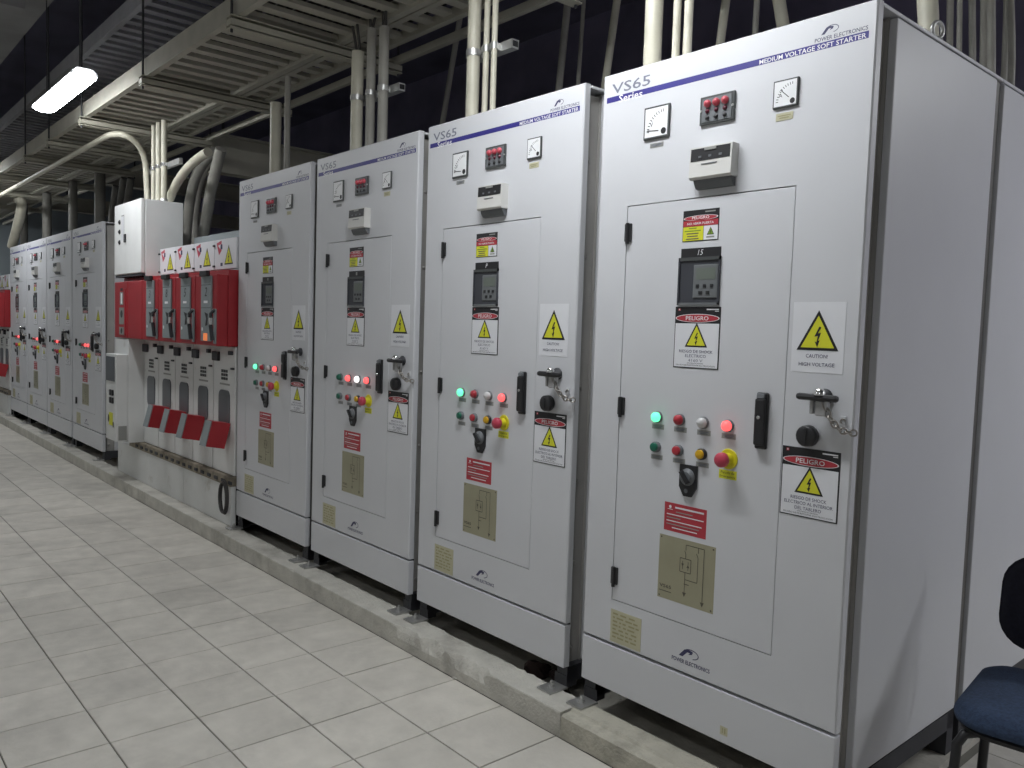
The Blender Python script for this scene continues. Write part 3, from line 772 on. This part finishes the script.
# ================================================================== SWITCHGEAR WITH RED DRIVES
CX = [-5.111, -4.758, -4.413, -4.060, -3.707, -3.348, -2.990]
ZR0, ZR1 = 1.205, 1.640
def switchgear(dx, label):
    L = (-4.0, 0.3, ZK)
    t = thing('switchgear', label, 'switchgear', (L[0] + dx, L[1], L[2]), 'switchgear blocks with red drives')
    def B(mb, name, par=None, key=None, lab=None):
        k = key or name
        o = cpart(('sg', k), name, lambda: mb, par or t, L, lab)
        return o
    B(MB().box(-5.05, -2.995, .03, .80, .09, 1.672, 'gear_white').box(-4.40, -2.995, .25, .80, 1.672, 1.98, 'gear_grey'), 'body')
    for k, (a, b) in enumerate(((-5.36, -4.607), (-4.603, -3.817), (-3.813, -2.992))):
        B(MB().rbox(a, b, -.022, .011, ZK + .001, .335, 'gear_white', .002), 'plinth_panel', key='pl%d' % k)
    m = MB().box(-5.03, -2.992, -.028, .03, .337, .395, 'rust_strip')
    for k in range(17):
        x = -4.85 + k * .115; m.box(x, x + .05, -.034, -.028, .352, .372, 'dark_steel')
    B(m, 'base_rail', lab='rusty bolted rail')
    # blank bay at the left end, stepping out in front of the columns
    B(MB().rbox(-5.10, -4.758, -.115, .03, .397, 1.20, 'gear_white', .003), 'blank_bay')
    B(MB().box(-4.757, -2.995, .0285, .0305, .40, 1.20, 'gap_black').box(-5.02, -2.995, .012, .0305, ZK + .002, .335, 'gap_black'), 'seam_backing')
    for k in range(1, 6):
        a, b = CX[k] + .006, CX[k + 1] - .006
        c = B(MB().rbox(a, b, 0, .028, .40, 1.20, 'gear_white', .003), 'column_panel', key='col%d' % k)
        xc = (a + b) / 2 + .01
        m = MB().box(xc - .055, xc + .055, -.002, .0, .985, 1.058, 'gear_white')
        for i in range(3):
            for j in range(3):
                m.box(xc - .050 + i * .036, xc - .022 + i * .036, -.004, -.001, .989 + j * .024, 1.006 + j * .024, 'black_plastic')
        B(m, 'vent_grille', c, 'gr%d' % k)
        n = 8; w2, z0, z1 = .085, .700, .925; ol = []
        for s, (cx_, cz_) in enumerate(((xc + w2 - .04, z1 - .04), (xc - w2 + .04, z1 - .04), (xc - w2 + .04, z0 + .04), (xc + w2 - .04, z0 + .04))):
            for i in range(5):
                th = math.radians(s * 90 + i * 22.5); ol.append((cx_ + .04 * math.cos(th), cz_ + .04 * math.sin(th)))
        B(MB().prism(ol, 'y', -.006, 0, 'window_grey'), 'window_strip', c, 'wi%d' % k)
        B(MB().rbox(a + .01, a + .105, -.02, 0, 1.105, 1.165, 'dark_steel', .004), 'socket_block', c, 'so%d' % k)
        B(Art(xc, .962).rect(-.08, -.006, .08, .006, 'tag_grey', 0).mb, 'name_strip', c, 'ns%d' % k)
        B(MB().box(b - .05, b - .012, -.012, 0, 1.06, 1.072, 'dark_steel').box(b - .07, b - .035, -.02, 0, 1.15, 1.175, 'dark_steel'), 'latch', c, 'la%d' % k)
    # red backplate and drive boxes
    B(MB().box(-5.10, -2.992, -.05, .03, ZR0, 1.672, 'gear_red'), 'red_backplate')
    for k in range(6):
        a, b = CX[k] + .003 + (.012 if k == 0 else 0), CX[k + 1] - .003
        bx = B(MB().rbox(a, b, -.12, -.05, ZR0, ZR1, 'gear_red', .006), 'drive_box', key='db%d' % k)
        if k >= 2:
            s0 = a + .120; s1 = s0 + .165
            m = MB().rbox(s0, s1, -.130, -.12, 1.232, 1.630, 'gear_grey', .002)
            m.box(s0 + .005, s1 - .005, -.1305, -.130, 1.575, 1.578, 'dark_steel').box(s0 + .005, s1 - .005, -.1305, -.130, 1.435, 1.438, 'dark_steel')
            A = Art((s0 + s1) / 2, 1.43, -.130)
            A.text('MNRS'[k - 2] if False else str((3, 8, 5, 2)[k - 2]), 0, .105, .055, 'black_print', 1, shear=.2)
            A.rect(-.035, .035, .03, .05, 'white_print', 1); A.poly([(-.02, -.02), (.035, -.03), (.03, -.10), (-.005, -.105), (.01, -.06)], 'black_print', 1)
            A.ell(-.055, -.125, .012, .012, 'white_print', 1, 10)
            if k == 5: A.rect(-.035, -.195, .03, -.15, 'orange_light', 1)
            m.add(A.mb.v, A.mb.f, 'black_print'); m.m[-len(A.mb.f):] = A.mb.m
            B(m, 'face_plate', bx, 'fp%d' % k, 'grey front plate')
            B(MB().rbox(s0 + .02, s1 - .03, -.15, -.125, 1.628, 1.662, 'black_plastic', .004), 'cable_gland', bx, 'cg%d' % k)
            xl = s1 + .050
            m = MB().tube([(xl, -.125, 1.425), (xl, -.150, 1.40), (xl, -.150, 1.33)], .010, 'black_plastic', n=8)
            m.tube([(xl, -.150, 1.375), (xl, -.150, 1.335)], .013, 'chrome', n=10)
            m.tube([(xl, -.150, 1.33), (xl, -.140, 1.24)], .012, 'dark_steel', n=8)
            m.rbox(xl - .018, xl + .018, -.128, -.12, 1.22, 1.43, 'gear_grey', .003)
            B(m, 'lever', bx, 'lv%d' % k)
        if k == 0:
            s0, s1 = -4.985, -4.80
            m = MB().rbox(s0, s1, -.126, -.12, 1.225, 1.585, 'gear_red', .002)
            A = Art((s0 + s1) / 2, 1.42, -.126)
            A.rect(-.045, .04, .045, .14, 'tag_grey', 1); A.rect(-.02, .05, .02, .13, 'white_print', 2)
            A.rect(-.06, -.11, .06, .02, 'tag_grey', 1); A.ell(0, -.03, .03, .03, 'black_print', 2, 12)
            A.rect(-.06, -.19, .06, -.13, 'tag_grey', 1); A.ell(0, -.16, .022, .022, 'black_print', 2, 12); A.rect(-.03, .150, .03, .17, 'black_print', 1)
            m.add(A.mb.v, A.mb.f, 'black_print'); m.m[-len(A.mb.f):] = A.mb.m
            B(m, 'relay_strip', bx, 'rs0')
    # sloping red covers on columns 2 to 5
    for k, xr in enumerate((-4.160, -3.815, -3.480, -3.060)):
        x0 = xr - .11; m = MB()
        pr = [(.0, .722), (-.112, .742), (-.150, .588), (-.038, .566)]
        m.prism(pr, 'x', x0, xr, 'gear_red')
        c = B(m, 'cable_cover', key='cc%d' % k)
        B(MB().prism([(-.113, .742), (-.117, .742), (-.156, .586), (-.151, .586)], 'x', x0 + .003, xr - .010, 'gear_grey'), 'cover_front', c, 'cf%d' % k, 'grey front of the cover')
    # white label panels above the drives
    LX = (-4.40, -4.06, -3.707, -3.348, -2.995)
    for k in range(4):
        a, b = LX[k] + .003, LX[k + 1] - .003
        q = B(MB().rbox(a, b, 0, .03, 1.685, 1.872, 'white_vinyl', .002), 'label_panel', key='lp%d' % k)
        A = Art((a + b) / 2, 1.78); A.warn(.055, -.008, .135, 0)
        A.poly([(-.14, .07), (-.06, .085), (-.06, .02), (-.10, -.005)], 'pink_red', 0); A.poly([(-.115, .055), (-.075, .062), (-.078, .03)], 'white_print', 1)
        A.rect(-.075, .03, -.045, .06, 'navy_print', 1); A.rect(-.075, -.075, -.04, -.055, 'navy_print', 0)
        B(A.mb, 'warning_print', q, 'wp%d' % k)
        B(MB().rbox(a - .012, a + .012, -.010, 0, 1.70, 1.712, 'dark_steel', .002).rbox(a - .012, a + .012, -.010, 0, 1.83, 1.842, 'dark_steel', .002), 'hinge', q, 'lh%d' % k)
    return t
switchgear(0, 'white switchgear with red drive boxes beside the fourth cabinet')
switchgear(-7.11, 'second red and white switchgear, just visible at the far left edge')

# white control box standing on top of the switchgear
L = (-4.76, 0.03, 1.675)
t = thing('control_box', 'white sheet metal control box on top of the red switchgear', 'control box', L)
MB().rbox(-5.10, -4.435, -.09, .18, 1.675, 2.235, 'box_white', .004).build('body', t, L)
d = MB().rbox(-5.10, -4.438, -.122, -.093, 1.695, 2.237, 'box_white', .006).build('door', t, L)
A = Art(0, 0, -.122); A.rect(-4.915, 1.96, -4.845, 2.15, 'white_vinyl', 0); A.rect(-4.913, 2.14, -4.847, 2.148, 'tag_grey', 1); A.rect(-4.85, 1.962, -4.842, 2.15, 'tag_grey', 1)
A.mb.build('schedule_card', d, L)
for z in (2.10, 2.025, 1.945):
    MB().lathe((-4.955, -.122, z), [(0, .018), (.006, .018), (.006, .010), (.012, .009)], 'black_plastic', n=12).build('switch_knob', d, L)
MB().rbox(-4.825, -4.790, -.134, -.122, 1.935, 2.00, 'black_plastic', .004).build('latch', d, L)
MB().box(-5.09, -4.44, -.115, .0, 1.675, 1.693, 'dark_steel').build('base_strip', t, L)
# low meter box in front of the blank bay
L = (-4.90, -.16, .40)
t = thing('meter_box', 'low white meter box with grey window left of the switchgear columns', 'meter box', L)
MB().rbox(-5.04, -4.762, -.20, -.1165, .41, 1.080, 'gear_white', .003).build('body', t, L)
MB().rbox(-5.025, -4.80, -.206, -.20, .87, 1.06, 'window_grey', .003).build('window', t, L)
m = MB()
for k in range(2):
    for j in range(2): m.rbox(-4.91 + k * .05, -4.875 + k * .05, -.214, -.20, .70 + j * .06, .745 + j * .06, 'black_plastic', .004)
m.build('socket', t, L)
A = Art(-4.90, .575, -.2005); A.rect(-.05, -.05, .05, .05, 'yellow_print', 0); A.ell(-.06, .0, .02, .03, 'black_print', 1); A.rect(.05, -.06, .075, -.02, 'black_print', 1); A.mb.build('sticker', t, L)
MB().rbox(-4.762, -4.757, -.185, -.125, .42, .53, 'tag_grey', .001).build('side_flap', t, L)
# coil of cable hanging at the corner of the switchgear
m = MB()
for k in range(3):
    m.tube([(-3.045 + .055 * math.cos(a * .2618) + k * .004, -.040 - k * .009, .265 + (.105 - k * .006) * math.sin(a * .2618)) for a in range(24)], .0055, 'cable_grey', n=6, closed=True)
tag(m.build('cable_coil', loc=(-3.045, -.04, .16)), 'dark cable coil hanging at the switchgear plinth beside the fourth cabinet', 'cable')
# rags and scraps under the second cabinet
rnd = random.Random(11)
for k, (x, y, s) in enumerate(((-.33, .10, .05), (-.22, .13, .045), (-.16, .06, .04))):
    bm = bmesh.new(); bmesh.ops.create_icosphere(bm, subdivisions=2, radius=1)
    for v in bm.verts: v.co *= rnd.uniform(.65, 1.15)
    bm.verts.index_update()
    m = MB().add([(x + v.co.x * s * 1.3, y + v.co.y * s, .022 + max(0, (v.co.z + .75)) * s * .8) for v in bm.verts], [[v.index for v in f.verts] for f in bm.faces], 'rag'); bm.free()
    tag(m.build('rag', loc=(x, y, .022)), ('crumpled dark rag under the second cabinet, farthest from its foot', 'crumpled dark rag in the middle under the second cabinet', 'crumpled dark rag under the second cabinet, nearest its right foot')[k], 'rag', 'rags under the second cabinet')
for k, (u, v) in enumerate(((436, 667), (455, 679))):
    p = onZ(u, v, 0); m = MB().rbox(p.x - .012, p.x + .012, p.y - .006, p.y + .006, 0.0008, .008, 'kerb_concrete', .003)
    tag(m.build('concrete_chip', loc=(p.x, p.y, 0.0008)), ('small concrete chip on the floor tiles, the left of two by the kerb', 'small concrete chip on the floor tiles, the right of two by the kerb')[k], 'chip', 'chips by the kerb')

# ================================================================== CONDUITS
def pipe(path, r, mat, label, group, name='conduit_pipe', n=14, collar=True):
    p0 = Vector(path[0])
    t = thing(name, label, 'pipe', p0, group)
    MB().tube(path, r, mat, n=n).build('tube', t, p0)
    if collar:
        MB().lathe(p0, [(0, r * 1.35), (.018, r * 1.35), (.022, r * 1.1)], 'galvanised', n=n, axis=(0, 0, 1)).build('gland', t, p0)
    return t
def bez(p0, p1, p2, p3, n=14):
    o = []
    for i in range(n + 1):
        t = i / n; o.append(Vector(p0) * (1 - t) ** 3 + Vector(p1) * 3 * t * (1 - t) ** 2 + Vector(p2) * 3 * t * t * (1 - t) + Vector(p3) * t ** 3)
    return o
PY = 0.14
ZTR = 2.86
def vpipe(u0, u1, v, top, mat, label, group, y=PY, zb=ZT - .001):
    a, b = onY(u0, v, y), onY(u1, v, y); x = (a.x + b.x) / 2
    rad = (u1 - u0) / FPX * (a - CP).dot(f_) / 2
    return x, rad, pipe([(x, y, zb), (x, y, (zb + top) / 2), (x, y, top)], rad, mat, label, group), top
G1 = 'conduits rising from the near cabinets'
vpipe(645, 663, 20, 2.838, 'conduit_cream', 'thickest cream conduit rising from the left of the nearest cabinet', G1)
vpipe(673, 681, 20, 2.838, 'conduit_cream', 'thin cream conduit right of the thickest one on the nearest cabinet', G1)
vpipe(684, 693, 20, 2.838, 'conduit_cream', 'second thin cream conduit right of the thickest one on the nearest cabinet', G1)
c2 = [vpipe(467, 480, 60, 2.838, 'conduit_cream', 'thick cream conduit with clamp rising from the second cabinet', G1),
      vpipe(483, 489, 60, 2.838, 'conduit_cream', 'thin clamped conduit in the middle of the second cabinet group', G1),
      vpipe(491, 497, 60, 2.838, 'conduit_cream', 'thin clamped conduit on the right of the second cabinet group', G1)]
c3 = [vpipe(351, 363, 100, 2.74, 'conduit_cream', 'thick conduit on the left of the three above the third cabinet', G1),
      vpipe(366, 375, 100, 2.82, 'conduit_grey', 'middle conduit of the three above the third cabinet', G1),
      vpipe(378, 388, 100, 2.80, 'conduit_grey', 'right conduit of the three above the third cabinet', G1)]
vpipe(270, 281, 150, 2.66, 'conduit_cream', 'thick conduit rising from the fourth cabinet', G1)
vpipe(284, 290, 150, 2.78, 'conduit_grey', 'thin conduit rising from the fourth cabinet', G1)
# strut with clamps holding the conduits of the second cabinet
def strut(lst, z, label):
    x0, x1 = lst[0][0] - lst[0][1] - .03, lst[-1][0] + lst[-1][1] + .065
    L = (x0, PY + .03, z)
    t = thing('pipe_strut', label, 'bracket', L)
    yb = PY + lst[0][1] + .001
    m = MB().box(x0, x1, yb, yb + .035, z - .004, z + .032, 'galvanised').box(x1 - .001, x1 + .001, yb + .004, yb + .031, z + .003, z + .026, 'gap_black')
    m.build('channel', t, L)
    for x, r, _, _t in lst:
        m = MB()
        m.lathe((x, PY, z), [(0, r + .004), (.026, r + .004)], 'galvanised', n=18, axis=(0, 0, 1))
        m.rbox(x - r - .016, x - r - .002, PY - .008, PY + .008, z, z + .026, 'galvanised', .002)
        m.box(x - .008, x + .008, PY + r, max(yb, PY + r + .001) + .001, z, z + .026, 'galvanised')
        m.build('clamp', t, L)
    return t
strut(c2, onY(473, 57, PY).z, 'strut bracket clamping the three conduits above the second cabinet')
strut(c3, onY(357, 101, PY).z, 'strut bracket clamping the three conduits above the third cabinet')
# loose cables leaving the open conduit tops towards the tray
rnd = random.Random(4)
def wires(lst, label):
    for x, r, o, top in lst:
        for k in range(2):
            dx, dy = rnd.uniform(-.05, .05), rnd.uniform(-.03, .05)
            sx_ = x + (k - .5) * r
            m = MB().tube(bez((sx_, PY, top + .001), (sx_, PY, top + .05), (sx_ + dx * .4, PY + dy * .5, top + .08), (sx_ + dx, PY + dy, ZTR + .075), 8), .007, 'cable_grey', n=6)
            tag(m.build('cable_tail', loc=(sx_, PY, top + .001)), label, 'cable', label)
wires(c3, 'loose cable leaving the open conduits above the third cabinet for the tray')
# conduits behind the near row
G2 = 'conduits behind the near cabinets'
for k, (ua, ub, va, w, mat, lab) in enumerate(((568, 559, 88, 9, 'conduit_grey', 'leaning grey conduit behind the second cabinet, its left one'), (584, 578, 84, 5, 'conduit_grey', 'thin dark conduit between the two leaning ones behind the second cabinet'),
        (617, 606, 78, 9, 'conduit_cream', 'leaning conduit at the gap between the nearest and second cabinets'), (463, 446, 102, 8, 'conduit_grey', 'leaning grey conduit behind the second cabinet, left of the clamped ones'),
        (726, 720, 45, 9, 'conduit_cream', 'conduit behind the nearest cabinet, first right of its thin pair'), (757, 755, 35, 6, 'conduit_grey', 'thin conduit behind the middle of the nearest cabinet'), (779, 783, 25, 12, 'conduit_cream', 'thick conduit leaning right behind the nearest cabinet'))):
    y = 1.15
    a, b = onY(ua, 0, y), onY(ub, va, y); d = (a - b); up_ = a + d * .5; top = Vector((up_.x, up_.y, ZC - .001))
    bot = b + d * ((ZT + .001 - b.z) / d.z)
    low = [] if bot.x > 0 and bot.x < DW else [Vector((bot.x, bot.y, .023)), Vector((bot.x, bot.y, 2.0))]
    pipe(low + [bot, b, a, up_, up_ * .8 + top * .2, top], w / FPX * 3.6 / 2, mat, lab, G2, collar=False)
# pipe and flexible conduits at the right end
a, b = onY(925, 0, .62), onY(932, 22, .62)
pipe([Vector((b.x, .62, ZT)), Vector((b.x - .01, .62, ZT + .12))] + bez((b.x - .012, .62, ZT + .16), (b.x - .03, .62, 2.6), (b.x - .16, .62, 2.8), (b.x - .17, .62, ZC - .001), 10), .030, 'conduit_cream', 'cream conduit behind the lifting eye of the nearest cabinet', G1)
for k in range(9):
    x0 = .58 + k * .036 + rnd.uniform(-.01, .01); y0 = 1.10 + (k % 3) * .10
    top = (x0 - .10 + rnd.uniform(-.06, .05), y0 + .1, 3.4)
    path = bez((x0, y0, ZT - .002), (x0 + rnd.uniform(-.02, .02), y0, 2.45), (x0 + rnd.uniform(-.06, .02), y0, 2.7), top, 10)
    m = MB().tube(path, rnd.uniform(.009, .015), 'conduit_grey', n=8)
    tag(m.build('flexible_conduit', loc=(x0, y0, ZT - .002)), ('first', 'second', 'third', 'fourth', 'fifth', 'sixth', 'seventh', 'eighth', 'last')[k] + ' slender flexible conduit from the left in the bundle at upper right', 'conduit', 'flexible conduits at the upper right')
# verticals above the far cabinets
for k, u in enumerate((24, 47, 73, 100)):
    a = onY(u, 215, .3)
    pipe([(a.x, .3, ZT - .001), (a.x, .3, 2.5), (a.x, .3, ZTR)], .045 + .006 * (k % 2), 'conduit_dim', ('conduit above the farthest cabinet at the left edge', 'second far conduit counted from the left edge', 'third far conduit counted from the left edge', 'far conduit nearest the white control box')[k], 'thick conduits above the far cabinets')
p = [onY(12, 246, .06), onY(21, 214, .06), onY(25, 206, .06), onY(20, 199, .06)]
pipe(bez(p[0], p[1], p[2] + Vector((0, 0, .10)), p[3] + Vector((-.10, 0, .0)), 14), .055, 'conduit_cream', 'pale leaning pipe with a bent top at the far left end', 'pipes at the far left', collar=False)
# cluster on the control box and the arched conduit
zb = 2.234
for k, u in enumerate((153.5, 158.5, 164)):
    a = onY(u, 190, .05); pipe([(a.x, .05, zb), (a.x, .05, 2.5), (a.x, .05, 2.83)], .021 if k else .017, 'conduit_cream', ('left upright conduit of three on the white control box', 'middle upright conduit of three on the white control box', 'right upright conduit of three on the white control box')[k], 'conduits on the control box')
b0 = onY(148, 195, .05); b1 = onY(146, 172, .05); b2 = onZ(105, 137, 2.745); b3 = onX(0, 194, -10.5)
path = [Vector((b0.x, .05, zb)), b1] + bez(b1, b1 + Vector((0, 0, .24)), Vector((b2.x + .45, b2.y, b2.z)), b2, 10)[1:]
path += [Vector((x, b2.y, b2.z)) for x in (-7.5, -9.5, -12.0)]
pipe(path, .022, 'conduit_cream', 'long arched conduit running left from the white control box', 'conduits on the control box')
L = (-5.0, .08, 2.5)
z = onY(158, 167, .05).z; xs = [onY(u, 190, .05).x for u in (146, 170)]
m = MB().box(xs[0], xs[1] + .12, .073, .098, z - .02, z + .02, 'galvanised')
for u in (153.5, 158.5, 164): m.lathe((onY(u, 190, .05).x, .05, z - .012), [(0, .026), (.024, .026)], 'chrome', n=12, axis=(0, 0, 1))
tag(m.build('pipe_strut', loc=(xs[0], .08, z)), 'shiny strut clamping the conduits above the white control box', 'bracket')
for k, (pts, r, mat, y) in enumerate(((((167, 206), (174, 186), (184, 166), (208, 152)), .032, 'conduit_cream', .12), (((186, 246), (188, 190), (196, 166), (214, 152)), .040, 'conduit_grey', .42), (((195, 246), (193, 195), (201, 168), (219, 153)), .034, 'conduit_grey', .60))):
    q = [onY(u, v, y) for u, v in pts]
    pipe(bez(*q, 14), r, mat, ('left bent conduit curving right from the control box top', 'middle bent conduit rising behind the control box and curving right', 'right bent conduit rising behind the control box and curving right')[k], 'bent conduits beside the control box', collar=False)
q = [onY(u, v, .40) for u, v in ((202, 246), (211, 190), (221, 149))]
pipe(q, .042, 'conduit_grey', 'straight leaning conduit between the bent ones and the fourth cabinet', 'bent conduits beside the control box', collar=False)
for k, (u, v0, v1) in enumerate(((112, 215, 190), (120, 205, 182), (127, 205, 182))):
    a, b = onY(u, v0, .55), onY(u + 4, v1 - 4, .55)
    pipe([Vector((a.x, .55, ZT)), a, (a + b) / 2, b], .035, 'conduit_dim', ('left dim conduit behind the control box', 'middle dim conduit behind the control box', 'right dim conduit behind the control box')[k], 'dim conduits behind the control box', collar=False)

# ================================================================== CABLE TRAYS, BEAMS
def tray(y0, y1, z, xa, xb, pitch, mat, label, mids=(), rail_h=.10, rung_w=.066):
    L = (xb, y0, z)
    t = thing('cable_tray', label, 'cable tray', L, 'ladder cable trays')
    for y in (y0, y1):
        MB().box(xa, xb, y - .018, y + .018, z, z + rail_h, mat).build('side_rail', t, L)
    for y in mids: MB().box(xa, xb, y - .014, y + .014, z - .012, z + .03, mat).build('centre_rail', t, L)
    n = int((xb - xa) / pitch)
    me = MB().box(-rung_w / 2, rung_w / 2, y0 + .018, y1 - .018, .020, .042, mat).mesh('rung', (0, y0, 0))
    for i in range(n):
        o = link('rung', me, t); o.location = (xb - (i + .5) * pitch - L[0], 0, 0)
    return t
tray(-.36, .19, ZTR - .01, -13.8, 2.0, .145, 'tray_paint', 'pale ladder cable tray running above the cabinet fronts', rail_h=.11)
tray(.235, .40, ZTR - .01, -13.8, 2.0, .145, 'tray_paint', 'narrow ladder cable tray behind the pale one over the cabinets', rail_h=.05)
tray(-.37, .53, 3.30, -13.8, 2.0, .145, 'upper_tray_shaded', 'upper ladder cable tray above the pale one, shade put into its colour', rail_h=.10)
MB_ = MB().box(-13.8, 2.0, .53, .56, ZTR - .03, ZTR + .01, 'tray_paint')
tag(MB_.build('steel_angle', loc=(2.0, .53, ZTR - .03)), 'long steel angle behind the cable trays', 'steel angle')
rnd = random.Random(21)
for k in range(17):
    y = -.33 + k * .043 + rnd.uniform(-.008, .008)
    if .165 < y < .26: continue
    path = [(x * 1.0, y + .012 * math.sin(x * 2.1), ZTR + .058 + rnd.uniform(0, .012)) for x in [2.0 - i * .32 for i in range(49)]]
    m = MB().tube(path, rnd.choice((.014, .016, .017)), 'cable_black' if k % 3 else 'cable_grey', n=6)
    tag(m.build('power_cable', loc=path[0]), 'dark power cable lying lengthwise in the pale cable tray', 'cable', 'power cables in the tray')
SX = [0.70, -0.72, -2.13, -3.50, -4.94, -6.0, -6.95, -8.3, -9.7, -11.1]
for k, x in enumerate(SX):
    L = (x, -.41, ZTR - .075)
    vis_ = 0 < (project((x, -.3, ZTR)) or (-1, -1))[1]
    t = thing('tray_support', ['support strut under the cable tray, out of view above the nearest cabinets', 'support strut under the cable tray, out of view above the second cabinet', 'nearest visible support strut under the tray', 'second visible support strut under the tray, right of the lamp',
              'third visible support strut under the tray, just below the lamp', 'fourth visible support strut under the tray', 'fifth visible support strut under the tray', 'sixth visible support strut under the tray', 'seventh visible support strut under the tray', 'farthest support strut under the tray'][k], 'strut', L, 'support struts under the cable trays')
    h = .062
    m = MB().box(x - .03, x + .03, -.41, .58, ZTR - .012 - .006, ZTR - .012, 'beam_paint').box(x - .03, x + .03, -.41, .58, ZTR - .012 - h, ZTR - .012 - h + .006, 'beam_paint').box(x - .03, x - .024, -.41, .58, ZTR - .012 - h + .006, ZTR - .018, 'beam_paint')
    m.box(x - .022, x + .028, -.41, .58, ZTR - .06, ZTR - .03, 'beam_paint')
    m.build('channel', t, L)
    for y in (-.395, .57): MB().tube([(x, y, ZTR - .09), (x, y, ZC - .001)], .007, 'dark_steel', n=6).build('hanger_rod', t, L)
for k, (x, y0, z0, z1) in enumerate(((-5.0, .60, 2.60, 2.92), (-8.2, .62, 2.86, 3.06), (-11.2, .62, 2.86, 3.06))):
    L = (x, y0, z0); w = .07
    t = thing('steel_beam', ('big cream steel beam crossing behind the tray above the fourth cabinet', 'second steel beam crossing behind the tray, farther left', 'farthest steel beam crossing behind the tray')[k], 'beam', L, 'steel beams across the room')
    m = MB().box(x - w, x + w, y0, YB, z0, z0 + .016, 'beam_paint').box(x - w, x + w, y0, YB, z1 - .016, z1, 'beam_paint').box(x - .012, x + .012, y0, YB, z0 + .016, z1 - .016, 'beam_paint')
    m.build('girder', t, L)
    MB().tube([(x, y0 + .1, z1), (x, y0 + .1, ZC - .001)], .012, 'dark_steel', n=6).build('hanger_rod', t, L)

# ================================================================== CHAIR
cx, cy, rz = 1.335, .36, math.radians(7)
t = thing('office_chair', 'dark blue upholstered chair with black legs at the lower right edge', 'chair', (cx, cy, 0.0))
t.rotation_euler = (0, 0, rz)
def cushion(w, d, z0, z1, mat, rc=.09, top_r=.03, crown=.012):
    m = MB(); rings = []
    def outline(ins):
        o = []
        hw, hd, r = w / 2 - ins, d / 2 - ins, max(.02, rc - ins)
        for s, (sx, sy) in enumerate(((1, 1), (-1, 1), (-1, -1), (1, -1))):
            for i in range(7):
                th = math.radians(s * 90 + i * 15); o.append((sx * (hw - r) + r * math.cos(th), sy * (hd - r) + r * math.sin(th)))
        return o
    lev = [(.02, z0), (.004, z0 + .006), (0, z0 + .018), (0, z1 - top_r), (top_r * .3, z1 - top_r * .35), (top_r, z1), (top_r + .06, z1 + crown)]
    vs = []; n = 28
    for ins, z in lev: vs += [(p[0], p[1], z) for p in outline(ins)]
    fs = [(a * n + i, a * n + (i + 1) % n, (a + 1) * n + (i + 1) % n, (a + 1) * n + i) for a in range(len(lev) - 1) for i in range(n)]
    fs += [list(range(n))[::-1], [(len(lev) - 1) * n + i for i in range(n)]]
    return m.add(vs, fs, mat, True)
cushion(.46, .43, .405, .460, 'chair_seat_fabric').build('seat', t)
cushion(.44, .41, .385, .4045, 'black_plastic', top_r=.004, crown=0).build('seat_shell', t)
bk = cushion(.42, .26, -.02, .022, 'chair_back_fabric', rc=.085)
bm_ = MB()
for v in bk.v:
    x, y, z = v  # outline plane (x,y) -> (x,z), thickness -> -y, curved
    bm_.v.append((x, .245 - z + .10 * x * x * -1.0 + (y * .18), .632 + y))
bm_.f, bm_.m, bm_.sm = bk.f, bk.m, bk.sm
bm_.build('backrest', t)
for s in (-1, 1):
    MB().tube([(s * .10, .16, .384), (s * .10, .235, .390), (s * .10, .262, .43), (s * .10, .275, .60)], .012, 'black_plastic', n=8).build('back_post', t)
for sx in (-1, 1):
    for sy in (-1, 1):
        MB().tube([(sx * .17, sy * .15, .384), (sx * .195, sy * .165, .376), (sx * .208, sy * .175, .35), (sx * .222, sy * .195, .006)], .0125, 'black_plastic', n=8).lathe((sx * .222, sy * .195, 0), [(0, .015), (.012, .015)], 'black_plastic', n=8, axis=(0, 0, 1)).build('leg', t)
